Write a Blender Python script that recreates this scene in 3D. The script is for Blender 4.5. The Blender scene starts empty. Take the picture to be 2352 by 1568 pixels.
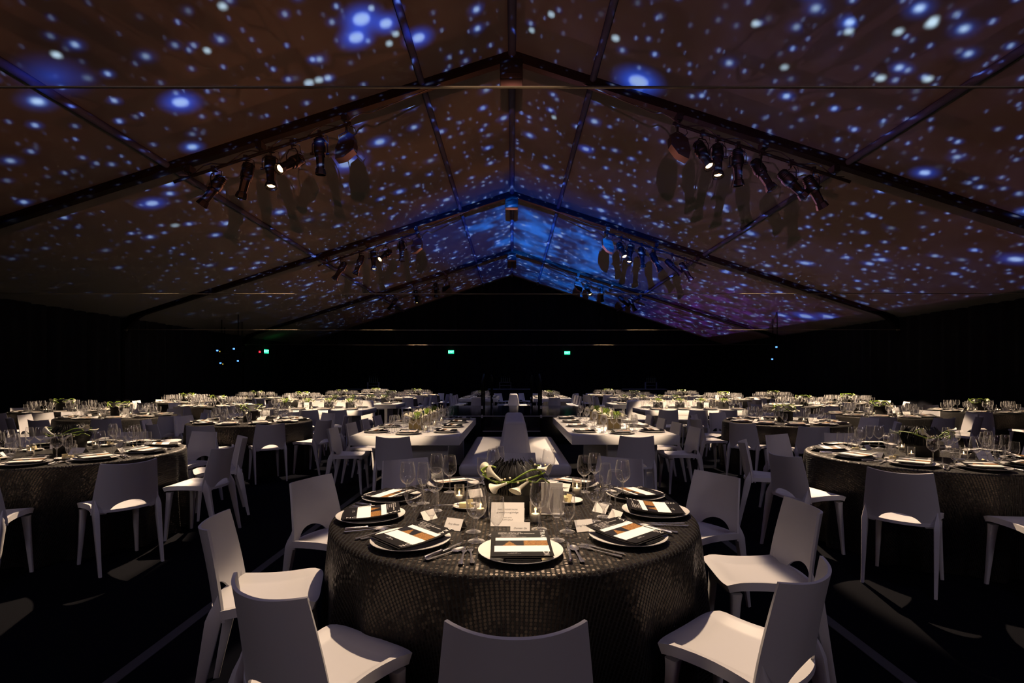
import bpy, bmesh, math, random
from math import sin, cos, pi, radians, sqrt
from mathutils import Vector, Matrix
random.seed(7)
SC = bpy.context.scene
COL = SC.collection

# ------------------------------------------------------------------ camera, world, exposure
cam_d = bpy.data.cameras.new('camera')
cam = bpy.data.objects.new('camera', cam_d)
COL.objects.link(cam)
cam.location = (0, 0, 1.455)
cam.rotation_euler = (pi / 2, 0, 0)
cam_d.sensor_width = 36.0
cam_d.lens = 1192 / 2352 * 36.0
cam_d.shift_y = 85 / 2352
cam_d.clip_end = 200
cam_d.clip_start = 0.05
SC.camera = cam

W = bpy.data.worlds.new('world')
SC.world = W
W.use_nodes = True
W.node_tree.nodes['Background'].inputs[0].default_value = (0.004, 0.004, 0.007, 1)
W.node_tree.nodes['Background'].inputs[1].default_value = 1.0

SC.view_settings.view_transform = 'Standard'
SC.view_settings.look = 'None'
SC.view_settings.gamma = 1
SC.view_settings.exposure = 0.0
SC.view_settings.use_curve_mapping = False
cy = SC.cycles
cy.max_bounces = 7
cy.diffuse_bounces = 2
cy.glossy_bounces = 3
cy.transmission_bounces = 4
cy.transparent_max_bounces = 48
cy.caustics_reflective = False
cy.caustics_refractive = False
cy.sample_clamp_indirect = 2.0
cy.sample_clamp_direct = 12.0
cy.use_denoising = True

# tent geometry (metres, camera stands at the origin looking along +Y)
RIDGE, SLOPE, HALF, BACKY = 7.0, 0.325, 11.6, 27.9
FRAMES = [2.45, 8.78, 15.3, 22.1]
def roof(x): return RIDGE - SLOPE * abs(x)

# ------------------------------------------------------------------ lights
WARM = (1.0, 0.73, 0.49)
def spot(name, loc, target, power, color, angle, blend=0.25, radius=0.05):
    d = bpy.data.lights.new(name, 'SPOT')
    d.energy = power; d.color = color
    d.spot_size = radians(angle); d.spot_blend = blend
    d.shadow_soft_size = radius
    o = bpy.data.objects.new(name, d); COL.objects.link(o)
    o.location = loc
    v = Vector(target) - Vector(loc)
    o.rotation_euler = v.to_track_quat('-Z', 'Y').to_euler()
    return o

def point(name, loc, power, color, radius=0.02):
    d = bpy.data.lights.new(name, 'POINT')
    d.energy = power; d.color = color; d.shadow_soft_size = radius
    o = bpy.data.objects.new(name, d); COL.objects.link(o); o.location = loc
    return o

class NT:
    """small helper for wiring maths nodes"""
    def __init__(s, tree): s.t = tree; s.n = tree.nodes; s.l = tree.links
    def new(s, typ, **kw):
        n = s.n.new(typ)
        for k, v in kw.items(): setattr(n, k, v)
        return n
    def put(s, sock, v):
        if v is None: return
        if hasattr(v, 'is_linked') or isinstance(v, bpy.types.NodeSocket): s.l.new(v, sock)
        else:
            try: sock.default_value = v
            except Exception: sock.default_value = tuple(v) + (1,)
    def m(s, op, a, b=None, c=None, clamp=False):
        n = s.new('ShaderNodeMath', operation=op); n.use_clamp = clamp
        for i, v in enumerate((a, b, c)): s.put(n.inputs[i], v)
        return n.outputs[0]
    def vm(s, op, a, b=None, out=0):
        n = s.new('ShaderNodeVectorMath', operation=op)
        s.put(n.inputs[0], a)
        if b is not None:
            s.put(n.inputs['Scale'] if op == 'SCALE' else n.inputs[1], b)
        return n.outputs['Value'] if out == 'v' else n.outputs[0]
    def sep(s, v):
        n = s.new('ShaderNodeSeparateXYZ'); s.put(n.inputs[0], v); return n.outputs
    def comb(s, x=0, y=0, z=0):
        n = s.new('ShaderNodeCombineXYZ')
        for i, v in enumerate((x, y, z)): s.put(n.inputs[i], v)
        return n.outputs[0]
    def rng(s, v, a, b, c=0.0, d=1.0, smooth=True):
        n = s.new('ShaderNodeMapRange', interpolation_type='SMOOTHSTEP' if smooth else 'LINEAR')
        s.put(n.inputs[0], v)
        for i, x in enumerate((a, b, c, d)): s.put(n.inputs[i + 1], x)
        return n.outputs[0]
    def mix(s, f, a, b, typ='MIX'):
        n = s.new('ShaderNodeMix', data_type='RGBA', blend_type=typ)
        s.put(n.inputs[0], f); s.put(n.inputs[6], a); s.put(n.inputs[7], b)
        return n.outputs[2]
    def noise(s, vec, scale, detail=3, rough=0.5):
        n = s.new('ShaderNodeTexNoise'); s.put(n.inputs['Vector'], vec)
        n.inputs['Scale'].default_value = scale; n.inputs['Detail'].default_value = detail
        n.inputs['Roughness'].default_value = rough
        return n.outputs[0], n.outputs[1]

STARS = [(-2.05,7.10,0.089,1.30,'c'),(-2.21,7.40,0.081,1.20,'c'),(-1.77,7.32,0.068,1.20,'c'),(-1.88,6.97,0.035,0.80,'s'),(-1.40,7.81,0.072,1.10,'c'),(-1.69,7.58,0.044,0.80,'s'),(-1.82,7.73,0.045,0.80,'s'),(-4.80,7.55,0.082,1.20,'c'),(-5.66,6.43,0.119,0.35,'h'),(-5.37,6.15,0.046,0.90,'s'),(2.08,8.57,0.122,1.30,'c'),(1.54,7.75,0.052,0.90,'s'),(-3.41,10.77,0.135,0.70,'c'),(-3.12,8.01,0.061,0.90,'s'),(-2.97,8.02,0.054,0.90,'s'),(-2.84,8.03,0.040,0.80,'s'),(4.75,5.91,0.055,0.80,'s'),(4.73,5.85,0.044,0.70,'s'),(4.10,6.35,0.048,0.70,'s'),(4.55,6.14,0.046,0.70,'s'),(3.12,6.68,0.045,0.80,'s'),(4.88,6.90,0.052,0.80,'s'),(5.32,6.67,0.050,0.80,'s'),(-6.85,9.91,0.083,0.90,'c'),(6.75,8.52,0.064,0.70,'c'),(0.58,7.69,0.045,0.90,'s'),(0.31,8.17,0.041,0.80,'s'),(0.85,10.54,0.044,0.90,'s'),(-3.45,6.22,0.047,0.70,'s'),(-3.97,6.79,0.040,0.80,'s'),(10.35,18.31,0.154,1.00,'c'),(9.94,19.15,0.112,0.80,'c'),(10.67,17.56,0.133,0.90,'c'),(9.90,10.23,0.103,0.60,'c'),(1.62,11.42,0.057,0.80,'c'),(-7.13,11.02,0.074,0.50,'s'),(3.79,7.25,0.049,0.50,'s')]

# The projector that throws the star picture onto the tent liner: a real spot lamp whose
# beam carries the picture (worked out on the roof planes from the beam direction).
PJ = Vector((0.0, -4.0, 3.05))
PJ_POWER = 0.052
def projector(PJ, stars):
    d = bpy.data.lights.new('star_projector' if stars else 'backdrop_projector', 'SPOT')
    d.energy = 1500; d.color = (1, 1, 1); d.spot_size = radians(178); d.spot_blend = 0.0
    d.shadow_soft_size = 0.015
    o = bpy.data.objects.new('star_projector', d); COL.objects.link(o)
    o.location = PJ
    o.rotation_euler = (pi, 0, 0)
    d.use_nodes = True
    N = NT(d.node_tree)
    em = [n for n in N.n if n.type == 'EMISSION'][0]
    geo = N.new('ShaderNodeNewGeometry')
    dirv = N.vm('SCALE', geo.outputs['Incoming'], -1.0) if PROJ_FLIP else geo.outputs['Incoming']
    dx, dy, dz = N.sep(dirv)
    adx = N.m('ABSOLUTE', dx)
    den = N.m('MAXIMUM', N.m('ADD', dz, N.m('MULTIPLY', adx, SLOPE)), 0.02)
    t = N.m('DIVIDE', RIDGE - PJ.z, den)
    x = N.m('MULTIPLY', t, dx)
    y = N.m('ADD', N.m('MULTIPLY', t, dy), PJ.y)
    P = N.comb(x, y, 0)
    # slow cloudy ground colour
    nf, nc = N.noise(P, 0.35, 4, 0.55)
    nf2, _ = N.noise(P, 1.3, 4, 0.65)
    brown = N.mix(N.rng(nf, 0.38, 0.62), (0.0120, 0.0036, 0.0024, 1), (0.026, 0.0080, 0.0036, 1))
    viol = N.mix(N.rng(nf2, 0.35, 0.7), (0.014, 0.0052, 0.0080, 1), (0.017, 0.0085, 0.022, 1))
    side = N.m('MULTIPLY', N.rng(x, -1.0, 3.0), N.rng(nf, 0.36, 0.6))
    base = N.mix(N.m('MULTIPLY', side, 0.8), brown, viol)
    base = N.vm('SCALE', base, 0.70 if stars else 0.32)
    total = base
    if stars:
        # nebula towards the far end, strongest just beyond the ridge on the +X slope
        nb1, _ = N.noise(P, 0.75, 6, 0.72)
        wx = N.m('ADD', N.m('SUBTRACT', x, 1.3), N.m('MULTIPLY', N.m('SUBTRACT', y, 19.0), -0.22))
        neb = N.m('MULTIPLY', N.rng(N.m('ABSOLUTE', wx), 6.0, 1.2), N.rng(y, 12.5, 18.0))
        nebc = N.mix(N.rng(N.m('MULTIPLY', nb1, N.m('ADD', neb, 0.15)), 0.46, 0.82), (0.0006, 0.0045, 0.048, 1), (0.008, 0.15, 0.75, 1))
        nb2, _ = N.noise(P, 1.6, 5, 0.7)
        base = N.mix(N.rng(neb, 0.05, 0.45), base, nebc)
        purp = N.m('MULTIPLY', N.rng(y, 15.5, 21.0), N.rng(x, 5.5, 8.0))
        base = N.mix(N.m('MULTIPLY', purp, N.rng(nb2, 0.42, 0.75)), base, (0.07, 0.012, 0.16, 1))
        # warm wisps
        wi, _ = N.noise(P, 2.2, 6, 0.75)
        base = N.mix(N.rng(wi, 0.66, 0.80, 0, 0.55), base, (0.10, 0.045, 0.025, 1))
        total = base
        # layers of small stars
        for sc_, rad, gate, col, amp, seed in ((1.15, 0.085, 0.45, (0.13, 0.32, 1.0, 1), 1.6, 0.0), (2.2, 0.12, 0.36, (0.11, 0.26, 1.0, 1), 1.05, 7.3),
                                         (4.3, 0.15, 0.45, (0.10, 0.18, 0.9, 1), 0.55, 3.1)):
            v = N.new('ShaderNodeTexVoronoi', voronoi_dimensions='2D')
            warp = N.vm('ADD', P, (seed, seed * 0.7, 0))
            N.put(v.inputs['Vector'], warp); v.inputs['Scale'].default_value = sc_
            rr = N.sep(v.outputs['Color'])
            size = N.m('ADD', N.m('MULTIPLY', N.m('POWER', rr[0], 3.0), rad * 1.3), rad * 0.45)
            size = N.m('MULTIPLY', size, N.rng(y, 9.0, 26.0, 1.0, 1.9, False))
            k = N.m('SUBTRACT', 1.0, N.m('DIVIDE', v.outputs['Distance'], size), clamp=True)
            k = N.m('POWER', k, 1.3)
            on = N.rng(rr[1], gate, 1.0)
            on = N.m('MULTIPLY', on, N.m('ADD', 0.45, rr[2]))
            near_neb = N.m('ADD', 1.0, N.m('MULTIPLY', neb, 0.8))
            amt = N.m('MULTIPLY', N.m('MULTIPLY', k, on), N.m('MULTIPLY', amp, near_neb))
            sv0 = None
            hot = N.mix(N.rng(k, 0.12, 0.55), col, (0.60, 0.85, 1.05, 1))
            sv = N.vm('SCALE', hot, amt)
            hk = N.m('SUBTRACT', 1.0, N.m('DIVIDE', v.outputs['Distance'], N.m('MULTIPLY', size, 2.4)), clamp=True)
            hamt = N.m('MULTIPLY', N.m('MULTIPLY', N.m('POWER', hk, 2.0), on), amp * .35)
            total = N.vm('ADD', total, N.vm('SCALE', (0.02, 0.13, 0.85), hamt))
            total = N.vm('ADD', total, sv)
        cs = ha = 0.0
        for (sx, sy, r, a, kind) in STARS:
            dd = N.vm('DISTANCE', P, (sx, sy, 0), out='v')
            if kind != 'h':
                cs = N.m('MULTIPLY_ADD', N.rng(dd, r * 1.5, r * 0.3), a * 0.95, cs)
            if kind in 'ch':
                hl = N.m('MULTIPLY_ADD', dd, -1.0 / (r * 4.2), 1.0, clamp=True)
                ha = N.m('MULTIPLY_ADD', N.m('MULTIPLY', hl, hl), a * 0.8, ha)
        total = N.vm('ADD', total, N.vm('SCALE', (0.62, 0.86, 1.05), cs))
        total = N.vm('ADD', total, N.vm('SCALE', (0.012, 0.11, 0.95), ha))
    # edges of the picture fade out near the eaves
    fade = N.m('MULTIPLY', N.rng(N.m('ABSOLUTE', N.m('ADD', x, -1.2)), 13.2, 7.0, 0.12, 1.0), N.rng(x, -11.8, -4.0, 0.12, 1.0))
    fade = N.m('MULTIPLY', fade, N.rng(N.m('ADD', y, N.m('MULTIPLY', x, -0.35)), 29.0, 16.0, 0.35, 1.0))
    fade = N.m('MULTIPLY', fade, N.m('LESS_THAN', y, 27.75))
    fade = N.m('MULTIPLY', fade, N.m('LESS_THAN', N.m('ABSOLUTE', x), 11.45))
    total = N.vm('SCALE', total, fade)
    # even out throw distance and slant like a keystone-corrected projector
    comp = N.m('MULTIPLY', N.m('POWER', N.m('MINIMUM', t, 60.0), 3.0), N.m('GREATER_THAN', den, 0.05))
    N.l.new(total, em.inputs['Color'])
    N.l.new(N.m('MULTIPLY', comp, PJ_POWER * (1 if stars else 1.6)), em.inputs['Strength'])
    d.energy = 4000.0 if stars else 2500.0
    return o
PROJ_FLIP = False
projector(PJ, True)
projector(Vector((0.0, 26.0, 3.05)), False)

# ------------------------------------------------------------------ materials
def mat(name, color=(0.8, 0.8, 0.8), rough=0.5, metal=0.0, spec=0.5, emit=None, estr=0.0, noise=None, coat=0.0):
    m = bpy.data.materials.new(name); m.use_nodes = True
    N = NT(m.node_tree)
    b = N.n['Principled BSDF']
    b.inputs['Base Color'].default_value = tuple(color) + (1,)
    b.inputs['Roughness'].default_value = rough
    b.inputs['Metallic'].default_value = metal
    b.inputs['Specular IOR Level'].default_value = spec
    b.inputs['Coat Weight'].default_value = coat
    if emit:
        b.inputs['Emission Color'].default_value = tuple(emit) + (1,)
        b.inputs['Emission Strength'].default_value = estr
    if noise:
        sc_, amt, bump = noise
        tc = N.new('ShaderNodeTexCoord')
        f, _ = N.noise(tc.outputs['Object'], sc_, 4, 0.6)
        c2 = tuple(c * (1 - amt) for c in color) + (1,)
        N.l.new(N.mix(f, tuple(color) + (1,), c2), b.inputs['Base Color'])
        if bump:
            bp = N.new('ShaderNodeBump'); bp.inputs['Strength'].default_value = bump
            bp.inputs['Distance'].default_value = 0.01
            N.l.new(f, bp.inputs['Height']); N.l.new(bp.outputs[0], b.inputs['Normal'])
    if emit and estr > 0:
        m.cycles.emission_sampling = 'NONE'
    return m

M = {}
M['chair'] = mat('white_plastic', (0.74, 0.72, 0.72), 0.42, spec=0.4, noise=(3.0, 0.05, 0))
M['white'] = mat('white_lacquer', (0.78, 0.77, 0.74), 0.28, spec=0.5, noise=(2.0, 0.04, 0))
M['leather'] = mat('white_leatherette', (0.76, 0.74, 0.72), 0.45, noise=(30.0, 0.05, 0.05))
M['china'] = mat('white_china', (0.86, 0.83, 0.78), 0.18, noise=(1.0, 0.02, 0))
M['paper'] = mat('card_paper', (0.86, 0.83, 0.78), 0.8, noise=(60.0, 0.04, 0))
M['napkin'] = mat('black_napkin', (0.012, 0.012, 0.013), 0.85, noise=(60, 0.5, 0.3))
M['menu_black'] = mat('menu_black', (0.012, 0.0105, 0.011), 0.5, spec=0.2, noise=(10, 0.2, 0))
M['ink'] = mat('grey_ink', (0.10, 0.09, 0.09), 0.8)
M['silver'] = mat('silver', (0.85, 0.83, 0.84), 0.27, metal=1.0, noise=(4, 0.05, 0))
M['black_metal'] = mat('black_metal', (0.0009, 0.0009, 0.001), 0.6, spec=0.06, noise=(8, 0.3, 0))
M['beam'] = mat('black_beam', (0.0022, 0.0016, 0.0014), 0.7, spec=0.02, noise=(3, 0.4, 0))
M['alu'] = mat('aluminium', (0.028, 0.032, 0.055), 0.9, spec=0.0, noise=(5, 0.2, 0))
M['cable'] = mat('steel_cable', (0.20, 0.155, 0.11), 0.35, metal=0.6, noise=(40, 0.3, 0))
M['liner'] = mat('tent_liner', (0.055, 0.055, 0.055), 1.0, spec=0.0, noise=(1.5, 0.05, 0))
M['drape'] = mat('black_drape', (0.006, 0.006, 0.009), 0.95, spec=0.1, noise=(2.0, 0.4, 0))
M['stage'] = mat('gloss_black_stage', (0.006, 0.007, 0.010), 0.12, spec=0.5, noise=(6, 0.2, 0))
M['edge'] = mat('pale_edge_strip', (0.5, 0.5, 0.55), 0.5)
M['lens'] = mat('lamp_lens', (0.9, 0.6, 0.3), 0.3, emit=(1.0, 0.62, 0.30), estr=6.0)
M['lens_dim'] = mat('lamp_lens_dim', (0.3, 0.25, 0.2), 0.2)
M['flame'] = mat('candle_flame', (1, 0.8, 0.4), 0.5, emit=(1.0, 0.66, 0.28), estr=14.0)
M['wax'] = mat('candle_wax', (0.93, 0.86, 0.70), 0.5, noise=(20, 0.03, 0))
M['salt'] = mat('salt', (0.85, 0.83, 0.82), 0.8, noise=(300, 0.2, 0.2))
M['vase'] = mat('black_vase', (0.010, 0.009, 0.009), 0.55, noise=(20, 0.4, 0.2))
M['planter'] = mat('bronze_planter', (0.10, 0.075, 0.035), 0.30, metal=0.3, noise=(3, 0.2, 0))
M['stem'] = mat('flower_stem', (0.21, 0.32, 0.03), 0.45, noise=(12, 0.35, 0))
M['calla'] = mat('calla_petal', (0.90, 0.85, 0.66), 0.5, noise=(14, 0.06, 0))
M['berry'] = mat('berry', (0.85, 0.75, 0.48), 0.4)
M['butter'] = mat('butter', (0.90, 0.76, 0.38), 0.5, noise=(30, 0.1, 0))
M['tape'] = mat('floor_tape', (0.055, 0.052, 0.055), 0.7, noise=(10, 0.3, 0))
M['exit'] = mat('exit_green', (0.02, 0.5, 0.25), 0.5, emit=(0.02, 1.0, 0.38), estr=1.6)
M['exit_text'] = mat('exit_letters', (0.6, 1, 0.8), 0.5, emit=(0.55, 1.0, 0.75), estr=2.2)
M['blue_led'] = mat('blue_led', (0.1, 0.3, 1), 0.5, emit=(0.10, 0.30, 1.0), estr=2.5)
M['yellow_led'] = mat('yellow_led', (1, 0.8, 0.1), 0.5, emit=(1.0, 0.75, 0.1), estr=0.9)
M['red_led'] = mat('red_led', (1, 0.05, 0.05), 0.5, emit=(1.0, 0.03, 0.06), estr=1.6)
M['linen'] = mat('bar_linen', (0.25, 0.26, 0.34), 0.8, noise=(5, 0.2, 0))
M['bottle'] = mat('dark_bottle', (0.02, 0.03, 0.025), 0.15)
M['skin'] = mat('skin', (0.45, 0.28, 0.2), 0.6)
M['hair'] = mat('hair', (0.02, 0.015, 0.01), 0.7)
M['shirt'] = mat('white_shirt', (0.6, 0.6, 0.65), 0.8)

def glass_mat(name, k=1.0, floor_=0.02, dif=0.2):
    m = bpy.data.materials.new(name); m.use_nodes = True
    N = NT(m.node_tree)
    for n in list(N.n):
        if n.type == 'BSDF_PRINCIPLED': N.n.remove(n)
    out = [n for n in N.n if n.type == 'OUTPUT_MATERIAL'][0]
    tr = N.new('ShaderNodeBsdfTransparent'); tr.inputs[0].default_value = (0.965, 0.965, 0.965, 1)
    gl = N.new('ShaderNodeBsdfGlossy'); gl.inputs['Roughness'].default_value = 0.06
    gl.inputs[0].default_value = (1, 0.98, 0.96, 1)
    lw = N.new('ShaderNodeLayerWeight'); lw.inputs[0].default_value = 0.30
    f = N.m('ADD', N.m('MULTIPLY', N.m('POWER', lw.outputs['Facing'], 2.0), 0.75 * k), floor_, clamp=True)
    mx = N.new('ShaderNodeMixShader')
    N.l.new(f, mx.inputs[0]); N.l.new(tr.outputs[0], mx.inputs[1]); N.l.new(gl.outputs[0], mx.inputs[2])
    df = N.new('ShaderNodeBsdfDiffuse'); df.inputs[0].default_value = (0.9, 0.88, 0.86, 1)
    m2 = N.new('ShaderNodeMixShader')
    N.l.new(N.m('MULTIPLY', N.m('POWER', lw.outputs['Facing'], 1.6), dif, clamp=True), m2.inputs[0])
    N.l.new(mx.outputs[0], m2.inputs[1]); N.l.new(df.outputs[0], m2.inputs[2])
    N.l.new(m2.outputs[0], out.inputs[0])
    return m
M['glass'] = glass_mat('clear_glass', 1.25, 0.09, 0.38)
M['glass_small'] = glass_mat('clear_glass_small', 1.3, 0.12, 0.65)
M['stemglass'] = glass_mat('solid_clear_glass', 1.1, 0.20, 0.55)

def sequin_mat():
    m = bpy.data.materials.new('black_sequin_cloth'); m.use_nodes = True
    N = NT(m.node_tree); b = N.n['Principled BSDF']
    uv = N.new('ShaderNodeUVMap'); uv.uv_map = 'flat'
    u, v, _ = N.sep(uv.outputs[0])
    PU, PV = 0.0185, 0.0135
    fu = N.m('SUBTRACT', N.m('FRACT', N.m('DIVIDE', u, PU)), 0.5)
    fv = N.m('SUBTRACT', N.m('FRACT', N.m('DIVIDE', v, PV)), 0.5)
    du = N.m('MULTIPLY', fu, PU / PV)
    dist = N.m('SQRT', N.m('ADD', N.m('MULTIPLY', du, du), N.m('MULTIPLY', fv, fv)))
    disc = N.rng(dist, 0.53, 0.46)
    cell = N.comb(N.m('FLOOR', N.m('DIVIDE', u, PU)), N.m('FLOOR', N.m('DIVIDE', v, PV)), 0)
    wn = N.new('ShaderNodeTexWhiteNoise', noise_dimensions='2D'); N.put(wn.inputs['Vector'], cell)
    r = N.sep(wn.outputs['Color'])
    h = N.m('ADD', N.m('MULTIPLY', disc, 0.6), N.m('MULTIPLY', disc, N.m('ADD', N.m('MULTIPLY', fu, N.m('MULTIPLY', N.m('SUBTRACT', r[0], 0.5), 0.7)), N.m('MULTIPLY', fv, N.m('ADD', N.m('SUBTRACT', r[1], 0.5), 0.5)))))
    bp = N.new('ShaderNodeBump'); bp.inputs['Strength'].default_value = 0.9; bp.inputs['Distance'].default_value = 0.006
    N.l.new(h, bp.inputs['Height']); N.l.new(bp.outputs[0], b.inputs['Normal'])
    col = N.mix(disc, (0.004, 0.004, 0.004, 1), (0.038, 0.030, 0.024, 1))
    N.l.new(col, b.inputs['Base Color'])
    N.l.new(N.m('MULTIPLY', disc, 0.75), b.inputs['Metallic'])
    N.l.new(N.m('SUBTRACT', 0.85, N.m('MULTIPLY', disc, 0.47)), b.inputs['Roughness'])
    return m
M['sequin'] = sequin_mat()

def floor_mat():
    m = bpy.data.materials.new('dark_carpet'); m.use_nodes = True
    N = NT(m.node_tree); b = N.n['Principled BSDF']
    tc = N.new('ShaderNodeTexCoord')
    f, _ = N.noise(tc.outputs['Object'], 260, 3, 0.7)
    g, _ = N.noise(tc.outputs['Object'], 1.2, 4, 0.6)
    N.l.new(N.mix(N.m('MULTIPLY', f, g), (0.0014, 0.0017, 0.0036, 1), (0.007, 0.0075, 0.012, 1)), b.inputs['Base Color'])
    b.inputs['Roughness'].default_value = 1.0; b.inputs['Specular IOR Level'].default_value = 0.05
    bp = N.new('ShaderNodeBump'); bp.inputs['Strength'].default_value = 0.5; bp.inputs['Distance'].default_value = 0.004
    N.l.new(f, bp.inputs['Height']); N.l.new(bp.outputs[0], b.inputs['Normal'])
    return m
M['carpet'] = floor_mat()

def picture_mat():
    """golden temple lit at night (left) and golden hall (right) across a dark strip"""
    m = bpy.data.materials.new('menu_picture'); m.use_nodes = True
    N = NT(m.node_tree); b = N.n['Principled BSDF']
    uv = N.new('ShaderNodeUVMap'); uv.uv_map = 'flat'
    u, v, _ = N.sep(uv.outputs[0])
    P = N.comb(u, v, 0)
    n1, _ = N.noise(P, 14, 5, 0.7); n2, _ = N.noise(P, 16, 4, 0.8)
    tri = N.m('SUBTRACT', N.m('SUBTRACT', 0.95, N.m('MULTIPLY', N.m('ABSOLUTE', N.m('SUBTRACT', u, 0.27)), 6.5)), v)
    tri = N.m('ADD', tri, N.m('MULTIPLY', N.m('SUBTRACT', n1, 0.5), 0.7))
    temple = N.rng(tri, 0.0, 0.12)
    hall = N.m('MULTIPLY', N.rng(u, 0.53, 0.56), N.rng(N.m('ADD', v, N.m('MULTIPLY', N.m('SUBTRACT', n1, 0.5), 0.6)), 1.05, 0.85))
    glow = N.rng(n2, 0.35, 0.65)
    gold = N.mix(glow, (0.10, 0.035, 0.008, 1), (0.50, 0.25, 0.07, 1))
    mask = N.m('MAXIMUM', temple, hall)
    N.l.new(N.mix(mask, (0.010, 0.009, 0.012, 1), gold), b.inputs['Base Color'])
    b.inputs['Roughness'].default_value = 0.4
    return m
M['picture'] = picture_mat()

# ------------------------------------------------------------------ mesh helpers
class MB:
    def __init__(s): s.v = []; s.f = []; s.m = []; s.uv = None
    def add(s, verts, faces, mi=0, T=None):
        o = len(s.v)
        s.v += [tuple(T @ Vector(p)) if T is not None else tuple(p) for p in verts]
        s.f += [tuple(i + o for i in f) for f in faces]
        s.m += [mi] * len(faces)
        return s
    def box(s, x0, x1, y0, y1, z0, z1, mi=0, T=None):
        v = [(x, y, z) for z in (z0, z1) for y in (y0, y1) for x in (x0, x1)]
        return s.add(v, [(0, 2, 3, 1), (4, 5, 7, 6), (0, 1, 5, 4), (2, 6, 7, 3), (0, 4, 6, 2), (1, 3, 7, 5)], mi, T)
    def rbox(s, x0, x1, y0, y1, z0, z1, r=0.01, seg=2, mi=0, T=None, taper=None):
        bm = bmesh.new()
        bmesh.ops.create_cube(bm, size=1)
        for v in bm.verts:
            a = taper if (taper and v.co.z > 0) else (1, 1)
            v.co = Vector(((x0 + x1) / 2 + v.co.x * (x1 - x0) * a[0], (y0 + y1) / 2 + v.co.y * (y1 - y0) * a[1], (z0 + z1) / 2 + v.co.z * (z1 - z0)))
        bmesh.ops.bevel(bm, geom=list(bm.edges), offset=r, segments=seg, affect='EDGES', profile=0.5)
        bm.verts.index_update()
        s.add([v.co[:] for v in bm.verts], [tuple(v.index for v in f.verts) for f in bm.faces], mi, T)
        bm.free(); return s
    def lathe(s, prof, n=24, mi=0, T=None, cap0=False, cap1=False):
        v = []; f = []
        for (r, z) in prof:
            for i in range(n):
                a = 2 * pi * i / n
                v.append((r * cos(a), r * sin(a), z))
        for k in range(len(prof) - 1):
            for i in range(n):
                j = (i + 1) % n
                f.append((k * n + i, k * n + j, (k + 1) * n + j, (k + 1) * n + i))
        if cap0: f.append(tuple(range(n))[::-1])
        if cap1: f.append(tuple((len(prof) - 1) * n + i for i in range(n)))
        return s.add(v, f, mi, T)
    def tube(s, pts, r, n=8, mi=0, T=None, caps=True):
        pts = [Vector(p) for p in pts]
        rs = r if isinstance(r, (list, tuple)) else [r] * len(pts)
        v = []; f = []; up = Vector((0, 0, 1)); prev = None
        for k, p in enumerate(pts):
            d = (pts[min(k + 1, len(pts) - 1)] - pts[max(k - 1, 0)]).normalized()
            a = prev if prev is not None else (up if abs(d.dot(up)) < 0.95 else Vector((1, 0, 0)))
            x = (a - d * a.dot(d)).normalized(); prev = x
            y = d.cross(x)
            for i in range(n):
                t = 2 * pi * i / n
                v.append(tuple(p + (x * cos(t) + y * sin(t)) * rs[k]))
        for k in range(len(pts) - 1):
            for i in range(n):
                j = (i + 1) % n
                f.append((k * n + i, k * n + j, (k + 1) * n + j, (k + 1) * n + i))
        if caps:
            f.append(tuple(range(n))[::-1]); f.append(tuple((len(pts) - 1) * n + i for i in range(n)))
        return s.add(v, f, mi, T)
    def shell(s, P, t, mi=0, T=None):
        """closed slab under a grid of points P[row][col]"""
        R, C = len(P), len(P[0])
        P = [[Vector(p) for p in row] for row in P]
        v = []
        Q = []
        for i in range(R):
            for j in range(C):
                a = P[min(i + 1, R - 1)][j] - P[max(i - 1, 0)][j]
                b = P[i][min(j + 1, C - 1)] - P[i][max(j - 1, 0)]
                n = b.cross(a)
                n = n.normalized() if n.length > 1e-9 else Vector((0, 0, 1))
                tt = t(i, j) if callable(t) else t
                Q.append(P[i][j] - n * tt)
        v = [tuple(p) for row in P for p in row] + [tuple(q) for q in Q]
        o = R * C; f = []
        for i in range(R - 1):
            for j in range(C - 1):
                a, b, c, d = i * C + j, i * C + j + 1, (i + 1) * C + j + 1, (i + 1) * C + j
                f.append((a, b, c, d)); f.append((o + d, o + c, o + b, o + a))
        for i in range(R - 1):
            a, d = i * C, (i + 1) * C
            f.append((a, d, o + d, o + a))
            a, d = i * C + C - 1, (i + 1) * C + C - 1
            f.append((d, a, o + a, o + d))
        for j in range(C - 1):
            f.append((j + 1, j, o + j, o + j + 1))
            a = (R - 1) * C + j
            f.append((a, a + 1, o + a + 1, o + a))
        return s.add(v, f, mi, T)
    def prism(s, outline, z0, z1, mi=0, T=None):
        n = len(outline)
        v = [(x, y, z0) for x, y in outline] + [(x, y, z1) for x, y in outline]
        f = [tuple(range(n))[::-1], tuple(range(n, 2 * n))]
        f += [(i, (i + 1) % n, n + (i + 1) % n, n + i) for i in range(n)]
        return s.add(v, f, mi, T)
    def mesh(s, name, mats, smooth=35):
        me = bpy.data.meshes.new(name)
        me.from_pydata(s.v, [], s.f)
        if not isinstance(mats, (list, tuple)): mats = [mats]
        for m_ in mats: me.materials.append(m_)
        if len(mats) > 1:
            me.polygons.foreach_set('material_index', s.m)
        bm = bmesh.new(); bm.from_mesh(me)
        bmesh.ops.recalc_face_normals(bm, faces=bm.faces)
        bm.to_mesh(me); bm.free()
        if s.uv:
            l = me.uv_layers.new(name='flat')
            for lp in me.loops:
                l.data[lp.index].uv = s.uv[lp.vertex_index]
        if smooth:
            me.polygons.foreach_set('use_smooth', [True] * len(me.polygons))
            me.set_sharp_from_angle(angle=radians(smooth))
        me.update()
        return me

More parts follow.
